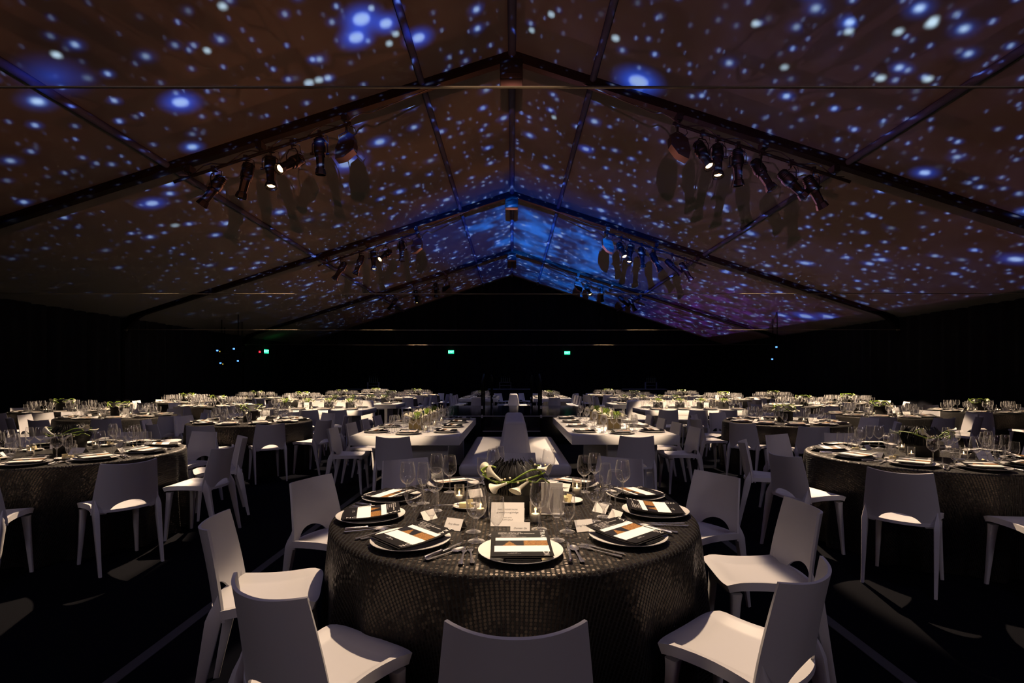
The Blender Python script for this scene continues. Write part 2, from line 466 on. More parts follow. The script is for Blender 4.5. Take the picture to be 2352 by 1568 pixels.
def link(name, data, parent=None, loc=None, rot=None):
    o = bpy.data.objects.new(name, data); COL.objects.link(o)
    if parent: o.parent = parent
    if loc: o.location = loc
    if rot: o.rotation_euler = rot
    return o
def tag(o, label=None, cat=None, group=None, kind=None):
    if label: o['label'] = label
    if cat: o['category'] = cat
    if group: o['group'] = group
    if kind: o['kind'] = kind
    return o
def copy_tree(o, parent=None):
    c = o.copy(); COL.objects.link(c); c.parent = parent
    for ch in o.children: copy_tree(ch, c)
    return c
def place(proto, loc, rotz=0, label=None, group=None, rot=None):
    c = copy_tree(proto) if proto.get('_used') else proto
    proto['_used'] = 1
    c.location = loc; c.rotation_euler = rot if rot else (0, 0, rotz)
    if label: c['label'] = label
    if group: c['group'] = group
    return c
def text_geo(txt, size, spacing=1.0, shear=0.0, res=2):
    cu = bpy.data.curves.new('t', 'FONT'); cu.body = txt; cu.size = size; cu.resolution_u = res
    cu.align_x = 'CENTER'; cu.align_y = 'CENTER'; cu.space_character = spacing; cu.shear = shear
    o = bpy.data.objects.new('t', cu); COL.objects.link(o)
    dg = bpy.context.evaluated_depsgraph_get()
    me = bpy.data.meshes.new_from_object(o.evaluated_get(dg))
    v = [tuple(a.co) for a in me.vertices]; f = [tuple(p.vertices) for p in me.polygons]
    bpy.data.objects.remove(o); bpy.data.meshes.remove(me); bpy.data.curves.remove(cu)
    return v, f
def T(loc=(0, 0, 0), rz=0, rx=0, ry=0):
    return Matrix.Translation(loc) @ Matrix.Rotation(rz, 4, 'Z') @ Matrix.Rotation(ry, 4, 'Y') @ Matrix.Rotation(rx, 4, 'X')

ORD = ['first', 'second', 'third', 'fourth', 'fifth', 'sixth', 'seventh', 'eighth', 'ninth', 'tenth', 'eleventh', 'twelfth']
def clock(k, n=10):
    return 'nearest the camera,' if k == 0 else ORD[k] + ' clockwise from camera side,'

# ------------------------------------------------------------------ shell of the tent
mb = MB(); mb.box(-HALF - 1, HALF + 1, -7, BACKY + 0.5, -0.1, 0.0)
tag(link('floor', mb.mesh('floor', M['carpet'], 0)), kind='structure')
mb = MB()
for sx in (-1, 1):
    R_, C_ = 8, 40
    P = [[(sx * (HALF + 0.3) * i / R_, -7 + (BACKY + 7.2) * j / C_, roof((HALF + 0.3) * i / R_)) for j in range(C_ + 1)] for i in range(R_ + 1)]
    if sx < 0: P = P[::-1]
    mb.shell(P, -0.03)
tag(link('ceiling', mb.mesh('ceiling', M['liner'], 20)), kind='structure')
def drape(name, p0, p1, h, n):
    mb = MB(); v = []; f = []
    p0, p1 = Vector(p0), Vector(p1); d = (p1 - p0); nr = Vector((-d.y, d.x, 0)).normalized()
    for i in range(n + 1):
        t = i / n
        hh = h(t) if callable(h) else h
        off = 0.05 * sin(i * 2.1) + 0.02 * sin(i * 0.7)
        for z in (0.0, hh):
            v.append(tuple(p0 + d * t + nr * off + Vector((0, 0, z))))
        for z in (hh, 0.0):
            v.append(tuple(p0 + d * t + nr * (off - 0.04) + Vector((0, 0, z))))
    for i in range(n):
        a, b = i * 4, i * 4 + 4
        for k in range(4):
            f.append((a + k, a + (k + 1) % 4, b + (k + 1) % 4, b + k))
    f.append((0, 1, 2, 3)); f.append((n * 4 + 3, n * 4 + 2, n * 4 + 1, n * 4))
    mb.add(v, f)
    tag(link(name, mb.mesh(name, M['drape'], 60)), kind='structure')
drape('wall_left', (-HALF + .17, BACKY, 0), (-HALF + .17, -6.8, 0), roof(HALF) + 0.02, 260)
drape('wall_right', (HALF - .17, -6.8, 0), (HALF - .17, BACKY, 0), roof(HALF) + 0.02, 260)
drape('wall_back', (HALF, BACKY, 0), (-HALF, BACKY, 0), lambda t: roof(HALF - 2 * HALF * t) - 0.01, 180)
drape('wall_front', (-HALF, -6.8, 0), (HALF, -6.8, 0), lambda t: roof(HALF - 2 * HALF * t) - 0.01, 90)

for fi, fy in enumerate(FRAMES):
    mb = MB()
    # bent box rafters following the slope and curving down into an eave leg
    def zr(x): return 6.80 - 0.32 * abs(x)
    for sx in (-1, 1):
        pts = []
        for i in range(13):
            x = i * 0.905
            pts.append((sx * x, zr(x)))
        for i in range(1, 7):
            a = radians(17.7 + i * 12)
            pts.append((pts[-1][0] + sx * 0.2 * cos(a), pts[-1][1] - 0.2 * sin(a)))
        pts.append((pts[-1][0], 0.0))
        v = []; f = []
        for k, (x, z) in enumerate(pts):
            q = Vector(pts[min(k + 1, len(pts) - 1)]) - Vector(pts[max(k - 1, 0)])
            n = Vector((-q.y, q.x)).normalized() * sx
            if k == 0: n = Vector((0, 1))
            for s_, yy in ((0, -.07), (0, .07), (1, .07), (1, -.07)):
                v.append((x + n.x * 0.2 * s_, fy + yy, z + n.y * 0.2 * s_))
        for k in range(len(pts) - 1):
            for c in range(4):
                f.append((k * 4 + c, k * 4 + (c + 1) % 4, k * 4 + 4 + (c + 1) % 4, k * 4 + 4 + c))
        f.append((3, 2, 1, 0))
        mb.add(v, f)
    tag(link('roof_beam', mb.mesh('roof_beam', M['beam'], 40)), kind='structure')
for x in (0.0, -1.52, 1.36, -5.8, 5.65):
    mb = MB()
    zc = roof(x) - 0.075
    mb.tube([(x, -6.5, zc), (x, BACKY - .1, zc)], 0.055 if x else 0.07, 10)
    tag(link('roof_purlin', mb.mesh('roof_purlin', M['alu'], 40)), kind='structure')
# drive box at the apex of each frame
for fi, fy in enumerate(FRAMES[1:]):
    mb = MB(); mb.rbox(-0.2, 0.18, fy - 0.12, fy + 0.12, 6.46, 6.80, 0.015)
    mb.box(-.16, .14, fy - .13, fy - .11, 6.56, 6.60); mb.box(-.03, .03, fy - .05, fy + .05, 6.8, 6.97)
    tag(link('apex_box', mb.mesh('apex_box', M['black_metal'], 40)), 'black box hung under the peak of the %s roof beam' % ['nearest', 'middle', 'farthest'][fi], 'roof box', 'boxes under the roof peak')
for i, fy in enumerate([2.55, 8.72, 15.24, 22.05]):
    mb = MB()
    pts = [(x * 1.14, fy, 2.885 + 0.00012 * (x * 1.14) ** 2 - (0.01 if i else 0)) for x in range(-10, 11)]
    mb.tube(pts, 0.0068, 6)
    for x in (-11.3, 11.3): mb.tube([(x, fy, 2.885), (x + (0.08 if x > 0 else -.08), fy, 2.885)], 0.03, 6)
    tag(link('tension_cable', mb.mesh('tension_cable', M['cable'], 50)),
        'thin steel cable spanning the tent from eave to eave, %s of four' % ['topmost and nearest', 'second nearest', 'third nearest', 'farthest'][i], 'cable', 'cables across the tent')
for x in (-1.92, 1.9):
    mb = MB(); mb.rbox(x - 0.035, x + 0.035, -3, 12.0, 0.0, 0.006, 0.002, 1)
    tag(link('floor_tape', mb.mesh('floor_tape', M['tape'], 0)), 'grey seam tape running down the dark carpet %s of the front round table' % ('left' if x < 0 else 'right'), 'tape', 'seam tapes on the carpet')

# ------------------------------------------------------------------ hanging lighting bars and stage lamps
def stage_lamp(hang, aim, roll, lit, label, scale=1.0):
    """theatre profile spotlight hanging from a pipe at 'hang'"""
    root = link('stage_spotlight', None, loc=hang); tag(root, label, 'stage light', 'spotlights on the hanging bars')
    root.scale = (scale,) * 3
    c = MB(); c.tube([(0, 0, .03), (0, 0, -.10)], .016, 8); c.box(-.03, .03, -.035, .035, -.045, .045)
    c.tube([(0.02, 0, -.04), (.07, 0, -.04)], .01, 6)
    link('clamp', c.mesh('clamp', M['black_metal']), root)
    d = Vector(aim).normalized()
    side = d.cross(Vector((0, 0, 1)))
    side = side.normalized() if side.length > .15 else Vector((1, 0, 0))
    mid = Vector((0, 0, -.34))
    y = MB()
    L, R_ = mid + side * .13, mid - side * .13
    y.tube([L, L + Vector((0, 0, .16)), Vector((0, 0, -.10)) + side * .07, Vector((0, 0, -.10)) - side * .07, R_ + Vector((0, 0, .16)), R_], .009, 6)
    y.tube([L + side * .03, L - side * .03], .02, 8); y.tube([R_ + side * .03, R_ - side * .03], .02, 8)
    link('yoke', y.mesh('yoke', M['black_metal']), root)
    Rm = Matrix.Translation(mid) @ d.to_track_quat('Z', 'Y').to_matrix().to_4x4()
    b = MB(); b.lathe([(.0, -.26), (.06, -.26), (.085, -.23), (.09, -.13), (.10, -.11), (.10, -.02), (.085, 0), (.085, .04)], 14, T=Rm, cap0=True)
    for k in range(3): b.lathe([(.093, -.22 + k * .03), (.098, -.215 + k * .03), (.093, -.21 + k * .03)], 14, T=Rm)
    link('lamp_body', b.mesh('lamp_body', M['black_metal']), root)
    b = MB(); b.lathe([(.078, .03), (.072, .06), (.066, .24), (.08, .25), (.098, .33), (.098, .345), (.088, .345), (.06, .27)], 8 if scale else 8, T=Rm)
    b.lathe([(.079, .0), (.082, .01), (.079, .02)], 14, T=Rm)
    link('lens_tube', b.mesh('lens_tube', M['black_metal']), root)
    b = MB(); b.lathe([(0.0001, .30), (.062, .30)], 14, T=Rm)
    link('lens', b.mesh('lens', M['lens'] if lit else M['lens_dim'], 0), root)
    b = MB(); q = Vector((0, 0, 0)); e = mid - d * .25
    b.tube([(0.03, 0, 0), (0.12, 0.02, -.03), (.14, .02, -.16), e + Vector((.05, 0, .02)), e], .006, 5)
    link('power_cord', b.mesh('power_cord', M['black_metal']), root)
    return root
def wash_lamp(hang, s, label):
    root = link('wash_light', None, loc=hang); tag(root, label, 'stage light', 'wash lights at the inner bar ends')
    c = MB(); c.tube([(0, 0, .03), (0, 0, -.12)], .016, 8); c.box(-.03, .03, -.035, .035, -.04, .04)
    link('clamp', c.mesh('clamp', M['black_metal']), root)
    y = MB(); y.tube([(-.12, 0, -.30), (-.13, 0, -.18), (0, 0, -.11), (.13, 0, -.18), (.12, 0, -.30)], .009, 6)
    link('yoke', y.mesh('yoke', M['black_metal']), root)
    b = MB(); Rm = T((0, 0, -.36), 0, 0, -s * .55)
    # shield shaped housing: wide shoulders, pointed nose
    o = [(-.04, .20), (.04, .20), (.13, .10), (.17, .0), (.10, -.20), (.0, -.30), (-.10, -.14), (-.12, .06)]
    b.add([(x, -.10, z) for x, z in o] + [(x, .10, z) for x, z in o],
          [tuple(range(8))[::-1], tuple(range(8, 16))] + [(i, (i + 1) % 8, 8 + (i + 1) % 8, 8 + i) for i in range(8)], T=Rm)
    link('housing', b.mesh('housing', M['black_metal'], 30), root)
    b = MB(); b.tube([(.02, 0, 0), (.14, 0, -.05), (.17, 0, -.14), (.1, 0, -.2)], .007, 5)
    link('power_cord', b.mesh('power_cord', M['black_metal']), root)
    return root

AIM_L = [(-.55, -.1, -.85), (-.25, 0, -.97), (.13, -.25, -.95), (-.35, -.75, -.62), (0, .1, -1)]
AIM_R = [(.2, -.45, -.85), (-.06, -.2, -1), (.1, .15, -1), (.4, -.2, -.85), (.75, .1, -.65), (.5, .1, -.8)]
LX = [-5.05, -4.50, -4.08, -3.72, -3.25]
RX = [3.22, 3.48, 3.82, 4.22, 4.72, 5.1]
def barz(x): return 6.67 - 0.331 * abs(x)
where = ['over the camera', 'on the nearest roof beam in view', 'on the second roof beam', 'on the farthest roof beam']
LAMPS = []
for fi, fy in enumerate(FRAMES):
    if fi == 0: continue
    for s in (-1, 1):
        sd = 'left' if s < 0 else 'right'
        bar = link('lighting_bar', None, loc=(0, fy, 0))
        tag(bar, 'black pipe slung under the %s slope %s' % (sd, where[fi]), 'lighting bar', 'pipes carrying the spotlights')
        b = MB(); b.tube([(s * 2.72, 0, barz(2.72)), (s * 5.72, 0, barz(5.72))], .026, 10)
        link('pipe', b.mesh('pipe', M['black_metal']), bar)
        for hx in (2.82, 4.25, 5.45):
            b = MB(); b.tube([(s * hx, 0, barz(hx)), (s * (hx + .03), 0, 6.82 - .32 * hx)], .02, 8)
            b.box(s * hx - .05, s * hx + .05, -.085, .085, barz(hx) + .06, barz(hx) + .17)
            link('hanger', b.mesh('hanger', M['black_metal']), bar)
        b = MB(); pts = []
        for k in range(25):
            x = 2.4 + 3.2 * k / 24
            pts.append((s * x, -.03, barz(x) + .05 + .05 * sin(k * 1.3) - (0.0)))
        pts = [(s * 1.2, -.03, 6.42)] + pts
        b.tube(pts, .009, 5)
        link('cable_run', b.mesh('cable_run', M['black_metal']), bar)
        xs, aims = (LX, AIM_L) if s < 0 else (RX, AIM_R)
        for k, (x, a) in enumerate(zip(xs, aims)):
            if fi == 3 and k in (1, 3): continue
            a2 = Vector(a) + Vector((random.uniform(-.1, .1), random.uniform(-.15, .1), 0)) * (0 if fi == 1 else 1)
            lit = (k in (1, 2, 3)) if s < 0 else (k in (0, 1, 3, 4, 5))
            stage_lamp((x, fy, barz(x)), a2, 0, lit, 'black spotlight, %s from the inner end of the %s bar %s' % (ORD[(len(xs) - k) if s < 0 else k + 1], sd, where[fi].replace(' in view', '')))
            LAMPS.append((x, fy, barz(x) - .75))
        wash_lamp((s * 2.80, fy, barz(2.80)), s, 'shield-shaped black lamp at the inner end of the %s bar %s' % (sd, where[fi].replace(' in view', '')))

# key: x, y, phrase, number, detail (2 near, 1 middle, 0 far), turn of the first place
TABLES = [
    (-4.13, 4.85, 'near left round table', None, 2, -18), (3.69, 4.67, 'near right round table', None, 2, 7),
    (-4.24, 8.45, 'number 9 table', '9', 1, 0), (4.38, 8.35, 'right round table before table 26', None, 1, 14),
    (-7.2, 9.5, 'number 1 table', '1', 1, 5), (6.98, 9.85, 'round table right of table 26', None, 1, -2),
    (-9.5, 11.0, 'number 2 table', '2', 1, 0), (9.9, 11.0, 'farthest right round table', None, 1, 6),
    (7.45, 13.3, 'right table numbered 12', '12', 0, 3), (-7.55, 13.3, 'left table behind number 1', None, 0, 0),
    (-9.5, 15.2, 'left table by the side drape', None, 0, 12), (9.5, 14.7, 'right table by the side drape', '14', 0, 0),
    (-8.9, 18.1, 'far left table by the drape', None, 0, 8), (9.1, 18.1, 'bright far right table', '19', 0, 5),
    (-6.85, 17.0, 'left table numbered 17', '17', 0, 0), (6.95, 17.1, 'far right table behind table 26', '20', 0, 14),
    (6.6, 20.2, 'far right table numbered 22', '22', 0, 3), (-6.6, 20.2, 'far left table behind number 17', None, 0, 9),
    (-4.3, 18.4, 'far left table nearest the aisle', None, 0, 0), (4.3, 18.3, 'far right table nearest the aisle', '25', 0, 7),
    (-3.95, 21.6, 'rearmost left table by the aisle', None, 0, 0), (4.0, 21.6, 'rearmost right table by the aisle', None, 0, 11),
    (-6.1, 23.2, 'rearmost left table', None, 0, 2),
]
WT = [(-1.97, -.635, 6.27, 9.15, 'near left white table'), (.73, 2.05, 6.33, 9.3, 'near right white table'),
      (-1.85, -.5, 18.0, 20.9, 'far left white table'), (.74, 2.1, 18.0, 20.9, 'far right white table'),
      (-5.65, -3.26, 11.3, 12.5, 'white table 27'), (2.9, 5.3, 11.3, 12.5, 'white table 26'),
      (-5.4, -3.1, 13.9, 15.1, 'white table behind 27'), (2.7, 5.0, 13.9, 15.1, 'white table behind 26')]
# ------------------------------------------------------------------ chair
def chair_parts():
    H = 0.82
    back = MB(); C_ = 22; R_ = 12; P = []
    for i in range(R_ + 1):
        v = i / R_; row = []
        for j in range(C_ + 1):
            u = -1 + 2 * j / C_
            e = 0.58
            zl = 0.440 + (0.085 * sqrt(max(0, 1 - (u / e) ** 2)) if abs(u) < e else 0)
            zt = H - 0.014 * (1 - u * u)
            z = zl + (zt - zl) * v
            w = 0.226 - 0.038 * ((z - .44) / .38) ** 1.2
            cv = 0.075
            y = -0.215 - 0.065 * ((z - .44) / .38) ** 1.3 + cv * abs(u) ** 2.3
            row.append((w * u, y, z))
        P.append(row)
    back.shell(P, 0.011)
    seat = MB(); P = []
    R_, C_ = 14, 16
    for i in range(R_ + 1):
        v = i / R_; row = []
        for j in range(C_ + 1):
            u = -1 + 2 * j / C_
            hw = 0.212 + 0.014 * (1 - v) ** 2 - 0.020 * sin(pi * v) 
            if v > .86: hw -= 0.014 * ((v - .86) / .14) ** 3
            yr = -0.222 + 0.075 * abs(u) ** 2.3
            yf = 0.225 - 0.018 * abs(u) ** 6
            y = yr + (yf - yr) * v
            z = 0.448 - 0.016 * (1 - u * u) * sin(pi * min(1, v * 1.05)) - (0.012 * ((v - .85) / .15) ** 2 if v > .85 else 0) + 0.004 * u * u
            row.append((hw * u, y, z))
        P.append(row[::-1])
    seat.shell(P, lambda i, j: 0.020 + (0.018 if (j in (0, 1, C_ - 1, C_) or i >= R_ - 1) else 0))
    legs = []
    def leg(x0, y0, x1, y1, zt, wt, dt, wb, db, blend):
        m_ = MB(); n = 16; v = []; f = []
        for k in range(n + 1):
            t = k / n
            z = zt * (1 - t)
            s = (1 - t) ** 0.9
            w = wb + (wt - wb) * s ** 1.3; d = db + (dt - db) * s ** 1.3
            if blend:   # rear leg swells out of the edge of the backrest
                g = min(1, t / .2); g = .12 + .88 * g * g * (3 - 2 * g); w *= g; d *= g
            else:       # front leg flares where it meets the seat
                g = max(0, 1 - t / .14) ** 2; w += .006 * g; d += .006 * g
            x = x0 + (x1 - x0) * t; y = y0 + (y1 - y0) * t
            c = .25
            for (a, b_) in ((-1, -1 + c), (-1 + c, -1), (1 - c, -1), (1, -1 + c), (1, 1 - c), (1 - c, 1), (-1 + c, 1), (-1, 1 - c)):
                v.append((x + a * w / 2, y + b_ * d / 2, z))
        for k in range(n):
            for i in range(8):
                f.append((k * 8 + i, k * 8 + (i + 1) % 8, k * 8 + 8 + (i + 1) % 8, k * 8 + 8 + i))
        f.append(tuple(range(8))[::-1]); f.append(tuple(n * 8 + i for i in range(8)))
        m_.add(v, f); return m_
    for s in (-1, 1):
        legs.append(leg(s * .174, .172, s * .196, .200, .432, .044, .044, .021, .023, False))
        legs.append(leg(s * .204, -.156, s * .204, -.262, .555, .042, .072, .019, .025, True))
    return seat, back, legs
_s, _b, _l = chair_parts()
ME_SEAT = _s.mesh('chair_seat', M['chair'], 50); ME_BACK = _b.mesh('chair_backrest', M['chair'], 50)
ME_LEG = [l.mesh('chair_leg', M['chair'], 50) for l in _l]
_f = MB()
for q in (_s, _b): _f.add(q.v, q.f)
for q in _l: _f.add(q.v, q.f)
ME_CHAIR = _f.mesh('chair_whole', M['chair'], 50)
root = link('dining_chair', None); tag(root, cat='chair')
link('seat', ME_SEAT, root); link('backrest', ME_BACK, root)
for me in ME_LEG: link('leg', me, root)
CHAIR = root
CHAIR_FAR = link('dining_chair', ME_CHAIR); tag(CHAIR_FAR, cat='chair')
CHAIR_AT = []
def free(x, y, own=None):
    for (a, b_) in CHAIR_AT:
        if (a - x) ** 2 + (b_ - y) ** 2 < .56 ** 2: return False
    for t in TABLES:
        if t is not own and (t[0] - x) ** 2 + (t[1] - y) ** 2 < 1.2 ** 2: return False
    for (x0, x1, y0, y1, *_r) in WT + [(-5.5, -3.45, 12.75, 13.65), (2.85, 4.9, 12.75, 13.65), (-1.95, 2.0, 11.6, 17.0)]:
        if x0 - .28 < x < x1 + .28 and y0 - .28 < y < y1 + .28: return False
    return True
def chair(x, y, rz, label, group, far=False):
    CHAIR_AT.append((x, y))
    return place(CHAIR_FAR if far else CHAIR, (x, y, 0), rz, label, group)

# ------------------------------------------------------------------ tableware prototypes
TZ = 0.762
def wine_prof(H, bowl, rim, foot, zb, zs):
    p = [(0.001, .004), (foot * .6, .004), (foot, .0015), (foot, 0.0), (foot * .96, .002), (foot * .35, .008), (.0055, .016), (.0042, .03), (.0042, zs - .02), (.007, zs - .006), (.014, zs)]
    b = [(.0005, zs + .002), (.014, zs + .002)]
    for k in range(1, 13):
        t = k / 12
        z = zs + (H - zs) * t
        tb = (zb - zs) / (H - zs)
        r = bowl * sqrt(max(0, 1 - ((t - tb) / tb) ** 2)) if t < tb else bowl + (rim - bowl) * ((t - tb) / (1 - tb)) ** 1.7
        b.append((max(r, .014), z))
    return p, b
KINDS = {'w': ('wine_glass', 'large wine glass', wine_prof(.222, .044, .033, .037, .150, .098)),
         'f': ('wine_glass', 'slim wine glass', wine_prof(.225, .034, .026, .035, .150, .098)),
         'g': ('water_goblet', 'short-stemmed water goblet', wine_prof(.168, .036, .033, .035, .105, .048))}
GP = {}
for k, (nm, ds, (p, b)) in KINDS.items():
    r = link(nm, None); tag(r, cat='glass')
    m1 = MB(); m1.lathe(b, 28)
    m1.lathe([(b[-1][0] + .0004, b[-1][1] - .001), (b[-1][0] + .0007, b[-1][1] + .0003), (b[-1][0] - .0006, b[-1][1] + .0003)], 28)
    m2 = MB(); m2.lathe(p, 18)
    link('bowl', m1.mesh('glass_bowl', M['glass'], 0) if False else m1.mesh('glass_bowl', M['glass'], 80), r)
    link('stem', m2.mesh('glass_stem', M['stemglass'], 60), r)
    lo = MB(); lo.lathe(b[::2] + [b[-1]], 14); lo.lathe(p[2:], 8)
    far = link(nm, lo.mesh('glass_small', M['glass_small'], 80)); tag(far, cat='glass')
    GP[k] = (r, far, ds, lo)

m1 = MB(); m1.lathe([(0.0005, .006), (.095, .006), (.11, .008), (.150, .018), (.1675, .0235), (.1675, .0215), (.150, .014), (.112, .001), (.10, 0.0), (.0005, 0)], 56)
PLATE = link('charger_plate', m1.mesh('charger_plate', M['china'], 50)); tag(PLATE, cat='plate')
m1 = MB(); m1.lathe([(0.0005, .004), (.05, .004), (.062, .007), (.080, .016), (.080, .0145), (.062, .002), (.0005, 0)], 36)
BREAD = link('bread_plate', None); tag(BREAD, cat='plate'); link('dish', m1.mesh('bread_plate', M['china'], 50), BREAD)
m1 = MB(); m1.rbox(-.028, .028, -.012, .016, .004, .030, .004, 2, T=T((0.01, .015, 0), .5)); m1.rbox(-.02, .02, -.002, .002, .004, .05, .001, 1, T=T((-.02, .0, 0), 1.1, .4))
link('butter', m1.mesh('butter', M['butter'], 40), BREAD)
m1 = MB(); m1.rbox(-.065, .075, -.14, .13, 0, .006, .0025, 2); m1.rbox(-.060, .070, -.138, .126, .0055, .011, .0025, 2); m1.rbox(-.062, .07, -.135, .10, .0105, .015, .002, 2)
NAPKIN = link('folded_napkin', m1.mesh('folded_napkin', M['napkin'], 50)); tag(NAPKIN, cat='napkin')

def menu_mesh(full):
    m_ = MB(); z = 0.0
    W2, D2 = .128, .150
    # slightly curled folded card
    def zz(y): return 0.010 * ((y + .02) / .15) ** 2
    def sheet(x0, x1, y0, y1, mi, lift, n=8):
        P = [[(x0 + (x1 - x0) * j / 2, y0 + (y1 - y0) * i / n, zz(y0 + (y1 - y0) * i / n) + lift) for j in range(3)] for i in range(n + 1)]
        a = len(m_.v); m_.shell([r[::-1] for r in P][::1], 0.0006 if lift == 0 else .0003, mi)
        return a
    uv = {}
    sheet(-W2, W2, -D2, D2, 0, 0, 12)
    sheet(-W2 + .006, W2 + .004, -D2 + .01, D2 - .04, 0, .0035, 12)
    L = .0042
    sheet(-.108, .118, .050, .078, 1, L)
    a = sheet(-.108, .118, -.006, .050, 2, L)
    for k in range(a, len(m_.v)):
        x, y, _ = m_.v[k]; uv[k] = ((x + .108) / .226, (y + .006) / .056)
    sheet(-.112, .120, -.078, -.006, 1, L)
    def put(txt, size, x, y, rz=0, mi=3, sp=1.0):
        v, f = text_geo(txt, size, sp, res=2 if full else 1)
        TT = T((x, y, 0), rz)
        vv = [TT @ Vector(p) for p in v]
        m_.add([(p.x, p.y, zz(p.y) + L + .00015) for p in vv], f, mi)
    put('TRAF', .030, .102, .112, -pi / 2, 3, 1.15)
    put('NC', .034, .104, -.105, pi / 2, 3, 1.1)
    if full:
        put('THURSDAY, MARCH 1, 2018', .0072, -.045, .128, 0, 3, 1.2)
        put('ASIAN ART MUSEUM OF SAN FRANCISCO', .0088, -.015, .117, 0, 3)
        put('GALA CELEBRATION', .0080, -.045, .106, 0, 3, 1.1)
        put('GALA DINNER MENU', .0070, -.05, .095, 0, 3)
        put('Join us in celebrating the treasures of the collection', .0056, -.03, .086, 0, 3)
        for k in range(9):
            put('fresh seasonal dishes and wines of the evening', .0052, -.058, -.016 - k * .0062, 0, 4)
            put('with thanks to our generous supporters', .0052, .062, -.016 - k * .0062, 0, 4)
        put('FIRST COURSE   MAIN   DESSERT', .006, 0, .064, 0, 4)
        put('served with', .0060, -.03, -.092); put('select wines and spirits', .0060, -.03, -.101)
    else:
        for k in range(3): put('MARCH 1, 2018 GALA', .008, -.03, .125 - k * .011)
    m_.uv = [uv.get(i, (0, 0)) for i in range(len(m_.v))]
    return m_.mesh('menu', [M['menu_black'], M['paper'], M['picture'], M['paper'], M['ink']], 0)
MENU = link('menu_card', menu_mesh(True)); tag(MENU, cat='menu'); MENU.scale = (.92, .90, 1)
MENU_LO = link('menu_card', menu_mesh(False)); tag(MENU_LO, cat='menu'); MENU_LO.scale = (.92, .90, 1)

def fork_mb():
    m_ = MB()
    def z(y): return .003 + .010 * max(0, (y - .02)) * 2 - .9 * max(0, y - .04) ** 2 * 2 + .02 * max(0, -y - .05)
    out = [(-.004, -.02), (-.0055, -.06), (-.009, -.095), (-.007, -.105), (0, -.108)]
    out2 = [(-a, b) for a, b in out[::-1]][1:]
    ol = out + out2 + [(.004, -.02), (.003, .02), (.010, .038), (.0125, .05), (-.0125, .05), (-.010, .038), (-.003, .02)]
    # as strips: handle then neck then tines
    ys = [-.108, -.100, -.085, -.06, -.02, .02, .038, .052]
    ws = [.004, .009, .009, .0055, .0035, .0035, .010, .0125]
    P = [[(-w, y, z(y)), (0, y, z(y) + .0012), (w, y, z(y))] for y, w in zip(ys, ws)]
    m_.shell([r[::-1] for r in P], .002)
    for k in range(4):
        x = -.0105 + k * .007
        P = [[(x - .0018, y, z(y)), (x + .0018, y, z(y))] for y in (.050, .065, .08, .095, .100)]
        m_.shell([r[::-1] for r in P], .0018)
    return m_
def knife_mb():
    m_ = MB()
    m_.lathe([(.0005, -.11), (.007, -.108), (.0085, -.10), (.0078, -.06), (.0065, -.02), (.0085, -.012), (.006, -.006)], 12, T=T((0, 0, .009), 0, -pi / 2))
    m_.rbox(-.0065, .0065, -.01, .10, .006, .0085, .001, 1)
    m_.prism([(-.0065, .10), (.0065, .10), (.004, .118), (-.002, .124)], .0062, .0083)
    return m_
def spoon_mb():
    m_ = MB()
    ys = [-.10, -.095, -.08, -.05, -.01, .03]; ws = [.005, .0095, .0085, .005, .0033, .004]
    P = [[(-w, y, .004 + .05 * max(0, y + .02)), (0, y, .0052 + .05 * max(0, y + .02)), (w, y, .004 + .05 * max(0, y + .02))] for y, w in zip(ys, ws)]
    m_.shell([r[::-1] for r in P], .002)
    P = []
    for i in range(9):
        t = i / 8; y = .026 + .07 * t
        w = .0205 * sqrt(max(0.02, 1 - (2 * t - 1) ** 2))
        row = []
        for j in range(9):
            u = -1 + j / 4
            row.append((w * u, y, .0065 - .0055 * (1 - u * u) * sin(pi * min(1, max(0, t)) )))
        P.append(row[::-1])
    m_.shell(P, .0012)
    return m_
FORK = link('dinner_fork', fork_mb().mesh('dinner_fork', M['silver'], 60)); tag(FORK, cat='fork')
KNIFE = link('dinner_knife', knife_mb().mesh('dinner_knife', M['silver'], 60)); tag(KNIFE, cat='knife')
SPOON = link('table_spoon', spoon_mb().mesh('table_spoon', M['silver'], 60)); tag(SPOON, cat='spoon')

